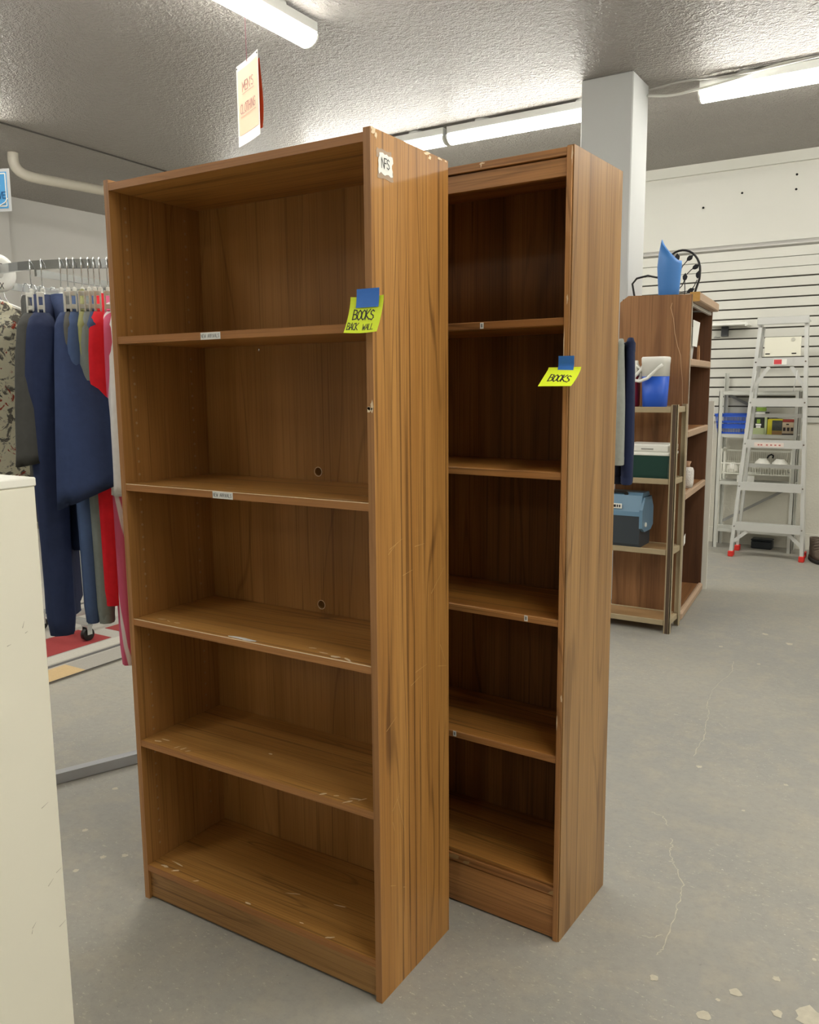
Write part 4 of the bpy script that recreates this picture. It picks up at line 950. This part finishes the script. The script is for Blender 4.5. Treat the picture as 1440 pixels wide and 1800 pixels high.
# packages on the same shelf
M_GRN = mat('label_green', (128, 160, 58), .5)
k1 = thing('product_box', 'black and green product box with a white cap print on the grey shelf', 'box', G(.31, .10, .9405))
MB().box((-.055, -.045, 0), (.055, .045, .175), .002).build('carton', mat('carton_black', (38, 42, 36), .45), k1)
MB().box((-.055, -.0462, 0), (.035, -.0452, .05)).box((.037, -.0462, 0), (.055, -.0452, .175)).build('green_print', mat('pale_green', (186, 198, 150), .5), k1)
MB().box((-.055, -.0462, .135), (.055, -.0453, .175)).box((-.03, -.0464, .07), (.012, -.0453, .083)).box((-.026, -.0464, .05), (.008, -.0453, .066)).build('white_print', M_WHITE_P, k1)
MB().box((-.022, -.0464, .087), (.004, -.0453, .12)).build('bottle_print', M_GRN, k1)
k2 = thing('glass_jar', 'clear jar with a green label on top of the black and green box', 'jar', G(.31, .10, 1.116))
MB().lathe([(.036, 0), (.038, .004), (.038, .06), (.03, .075), (.03, .085)], n=20).build('glass', mat('clear_glass', (210, 214, 208), .1, alpha=.5), k2)
MB().lathe([(.0386, .008), (.0386, .038)], n=20, cap0=False, cap1=False).build('label_band', M_GRN, k2)
MB().lathe([(.031, .085), (.031, .103), (.0, .104)], n=20).build('lid', mat('lid_grey', (176, 178, 176), .4), k2)
k3 = thing('product_box', 'yellow product box with a dark picture on the grey shelf', 'box', G(.425, .09, .9405))
MB().box((-.055, -.045, 0), (.055, .045, .122), .002).build('carton', mat('carton_yellow', (206, 196, 46), .5), k3)
MB().box((-.02, -.0463, .03), (.055, -.0452, .112)).build('picture', mat('picture_dark', (66, 70, 66), .5, noise=.5, nscale=50), k3)
MB().box((-.02, -.0463, .0), (.055, -.0452, .028)).build('picture_base', mat('picture_tan', (160, 124, 78), .5), k3)
k4 = thing('product_box', 'small kraft box with three dark marks on the grey shelf', 'box', G(.525, .075, .9405))
MB().box((-.044, -.035, 0), (.044, .035, .098), .002).build('carton', mat('carton_kraft', (196, 178, 152), .6), k4)
mb = MB()
for x in (-.028, 0, .028): mb.box((x-.009, -.0363, .03), (x+.009, -.0352, .058))
mb.box((-.044, -.0363, .0), (.044, -.0352, .010)).box((-.016, -.0363, .078), (.004, -.0352, .088)).build('print', mat('print_dark', (48, 40, 40), .6), k4)
tag(MB().box((-.06, -.025, 0), (.06, .03, .022), .003).build('red_tray', mat('tray_red', (166, 66, 58), .5)), 'red flat carton lying on top of the kraft box', 'carton').location = G(.525, .075, 1.0395)
# dish rack with dishes
dr = thing('dish_rack', 'white plastic dish rack full of white crockery on the grey shelf', 'dish rack', G(.30, .105, .5555))
M_DR = mat('rack_white', (234, 234, 224), .45)
for sx in (-1, 1):
    MB().box((sx*.27-.012, -.095, 0), (sx*.27+.012, -.075, .265), .004).box((sx*.27-.012, .07, 0), (sx*.27+.012, .09, .265), .004).box((sx*.27-.010, -.09, .235), (sx*.27+.010, .085, .26), .004).build('end_frame', M_DR, dr)
mb = MB().box((-.26, -.085, .060), (.26, .08, .066))
for k in range(27):
    x = -.255+.51*k/26; mb.bar((x, -.07, .066), (x, -.092, .145), .0035, .0035)
mb.bar((-.265, -.093, .148), (.265, -.093, .148), .008, .010)
mb.build('front_grille', M_DR, dr)
mb = MB()
for k in range(34):
    x = -.255+.51*k/33; mb.bar((x, .085, .066), (x, .085, .235), .0035, .0035)
mb.bar((-.265, .085, .24), (.265, .085, .24), .01, .012).bar((-.265, .085, .15), (.265, .085, .15), .005, .006).build('back_grille', M_DR, dr)
M_CER = mat('white_ceramic', (238, 236, 228), .3)
for i, (x, r_, lab) in enumerate(((-.19, .05, 'white bowl at the left end of the dish rack'), (.04, .07, 'white bowl left of the middle of the dish rack behind the ladder'), (.17, .072, 'white bowl near the right end of the dish rack behind the ladder'))):
    b = MB().lathe([(r_, 0), (r_*.96, .02), (r_*.8, .05), (r_*.45, .075), (r_*.42, .08), (0, .08)], n=20).build('bowl', M_CER); tag(b, lab, 'bowl', 'crockery in the dish rack')
    b.location = G(.30+x, .10, .6225+.04*(i > 0))
sb = thing('bottle', 'small white squeeze bottle standing in the dish rack', 'bottle', G(.19, .075, .6225))
MB().lathe([(.022, 0), (.024, .005), (.024, .06), (.012, .078)], n=16).build('body', M_CER, sb)
MB().lathe([(.010, .077), (.010, .09), (.004, .095), (.003, .115)], n=12).build('nozzle', M_WHITE_PL, sb)
tag(MB().tube([(.0, 0, 0), (.01, 0, .02), (.03, 0, .03), (.045, 0, .02), (.04, 0, .0)], .007, 8).build('utensil', M_BLACK), 'black curved utensil handle sticking out of the dish rack', 'utensil').location = G(.37, .13, .745)
tag(bx((-.03, 0, 0), (.10, .012, .055), 'paper_card', M_WHITE_P), 'white paper card propped at the front of the dish rack', 'card').location = G(.2, -.008, .555)
tag(MB().box((-.08, -.05, 0), (.08, .05, .065), .008).box((-.082, -.052, .065), (.082, .052, .08), .005).build('storage_box', mat('box_black', (36, 42, 48), .5)), 'low black box on the floor under the grey utility shelf', 'box').location = (-1.14, 7.33, 0)

# ------------------------------------------------------------------ aluminium step ladder
ld = thing('step_ladder', 'aluminium step ladder with red feet leaning before the slatted wall', 'ladder', (-1.04, 6.88, 0))
LO = Vector((-1.04, 6.88, 0))
FL, FR = Vector((-1.295, 6.88, .03))-LO, Vector((-.788, 6.90, .03))-LO
TL, TR = Vector((-1.190, 7.06, 1.80))-LO, Vector((-.868, 7.06, 1.80))-LO
def lerp(a, b, t): return a+(b-a)*t
for a, b in ((FL, TL), (FR, TR)):
    MB().bar(a, b, .026, .06, (0, 1, 0)).build('front_rail', M_ALU, ld)
RL, RRr = Vector((-1.300, 7.15, .03))-LO, Vector((-.800, 7.10, .03))-LO
TL2, TR2 = TL+Vector((.012, .045, -.03)), TR+Vector((-.012, .045, -.03))
for a, b in ((RL, TL2), (RRr, TR2)):
    MB().bar(a, b, .020, .03, (0, 1, 0)).build('rear_rail', M_ALU, ld)
for p_ in (FL, FR, RL, RRr):
    MB().box((p_.x-.020, p_.y-.036, 0), (p_.x+.020, p_.y+.03, .045), .005).build('foot', mat('foot_red', (214, 48, 40), .5), ld)
MB().box((TL.x-.02, TL.y-.06, 1.80), (TR.x+.02, TR.y+.075, 1.818), .006).box((TL.x-.02, TL.y-.062, 1.785), (TR.x+.02, TR.y-.05, 1.842), .004).build('top_cap', M_ALU, ld)
for z in (1.53, 1.223, .907, .578, .265):
    t_ = (z-.03)/1.77; a, b = lerp(FL, TL, t_), lerp(FR, TR, t_)
    s = MB().box((a.x+.008, a.y-.035, z-.004), (b.x-.008, a.y+.045, z+.004)).box((a.x+.008, a.y-.036, z-.055), (b.x-.008, a.y-.032, z+.004)).box((a.x+.008, a.y-.034, z+.003), (b.x-.008, a.y-.026, z+.008)).build('step', M_ALU, ld)
    for q in (a, b):
        MB().lathe([(0, 0), (.006, 0), (.006, .003)], n=8).build('rivet', M_METAL, s).matrix_local = Matrix.Translation((q.x, q.y-.031, z-.025)) @ Matrix.Rotation(R(90), 4, 'X')
for z in (1.095, .70):
    t_ = (z-.03)/1.74; a, b = lerp(RL, TL2, t_), lerp(RRr, TR2, t_)
    MB().bar(a, b, .012, .03).build('rear_brace', M_ALU, ld)
for z, d in ((1.47, -1), (.205, -1)):
    for s, A, B in ((1, FL, TL), (-1, FR, TR)):
        t_ = (z-.03)/1.77; q = lerp(A, B, t_); t2_ = (z-.16-.03)/1.77; q2 = lerp(A, B, max(.05, t2_))
        MB().bar((q.x+s*.10, q.y-.02, z), (q2.x+s*.006, q2.y-.02, q2.z), .026, .004, (0, 1, 0)).build('knee_brace', M_ALU, ld)
for x in (-.155, .135):
    MB().tube([(x, .10, 1.44), (x-.01, .095, 1.36), (x-.02, .09, 1.28)], .004, 6).build('spreader', M_ALU, ld)
MB().box((TL.x+.04, .125, 1.545), (TR.x-.025, .137, 1.69), .002).build('pail_shelf', mat('pail_white', (228, 226, 210), .5), ld)
mb = MB()
for x in (-.085, .10): mb.box((x-.016, .123, 1.562), (x+.016, .126, 1.570))
mb.build('slot', M_DARK, ld)
MB().lathe([(0, 0), (.014, 0), (.014, .003)], n=14).build('knob', mat('knob_grey', (190, 188, 176), .5), ld).matrix_local = Matrix.Translation((.09, .124, 1.67)) @ Matrix.Rotation(R(90), 4, 'X')
MB().box((-.035, .112, 1.487), (.02, .1165, 1.522)).build('warning_sticker', mat('sticker_red', (206, 70, 76), .5), ld)
MB().box((-.04, .1125, 1.483), (.055, .117, 1.526)).build('sticker_base', M_WHITE_P, ld)
mb = MB()
for x in (-.11, -.09, -.05, -.02, .01, .04): mb.box((x, .0502, .872), (x+.014, .052, .882))
mb.build('sticker_print', mat('print_pinkish', (190, 110, 104), .5), ld)
MB().box((-.135, .0512, .862), (.075, .0535, .894)).build('sticker_base', mat('sticker_pale', (228, 214, 206), .5), ld)

# ------------------------------------------------------------------ small wall shelf and boot
ws = thing('wall_shelf', 'short white shelf clipped to the slatted wall', 'shelf', (-1.48, 7.30, 1.80))
MB().box((-.16, -.02, .012), (.13, .125, .032), .002).build('board', M_WHITE_PL, ws)
MB().prism([(.13, .0), (.16, .012), (.13, .036)], 'y', -.02, .12).build('end_bracket', M_WHITE_PL, ws)
MB().box((-.075, .09, -.07), (-.022, .13, .011), .002).build('mount_plate', mat('plate_dark', (66, 68, 72), .5), ws)
MB().tube([(-.09, .12, -.075), (-.12, .05, -.08), (-.10, .03, -.07)], .004, 6).build('hook', M_METAL, ws)
bt = thing('hiking_boot', 'brown laced boot on the floor at the right edge', 'boot', (-.69, 6.98, 0), R(-70))
M_BOOT = mat('boot_leather', (86, 72, 60), .7, noise=.3, nscale=40); M_SOLE = mat('boot_sole', (38, 36, 34), .7)
def foot(z, l0, l1, w_, n=20): return [((l0+l1)/2+(l1-l0)/2*math.cos(2*math.pi*k/n), w_*math.copysign(abs(math.sin(2*math.pi*k/n))**.7, math.sin(2*math.pi*k/n)), z) for k in range(n)]
MB().loft([foot(0, -.15, .15, .05), foot(.022, -.15, .153, .052), foot(.03, -.148, .15, .05)]).build('sole', M_SOLE, bt)
MB().loft([foot(.028, -.145, .146, .047), foot(.055, -.14, .14, .047), foot(.085, -.135, .09, .045), foot(.11, -.13, .03, .042), foot(.14, -.125, -.005, .042), foot(.17, -.125, -.01, .044), foot(.172, -.115, -.02, .036), foot(.12, -.11, -.03, .03)]).build('upper', M_BOOT, bt)
for k in range(5):
    z = .092+.017*k; x = .075-.022*k
    MB().tube([(x-.01, -.036, z-.008), (x+.005, 0, z+.008), (x-.01, .036, z-.008)], .003, 6).build('lace', mat('lace_grey', (128, 116, 104), .8), bt)
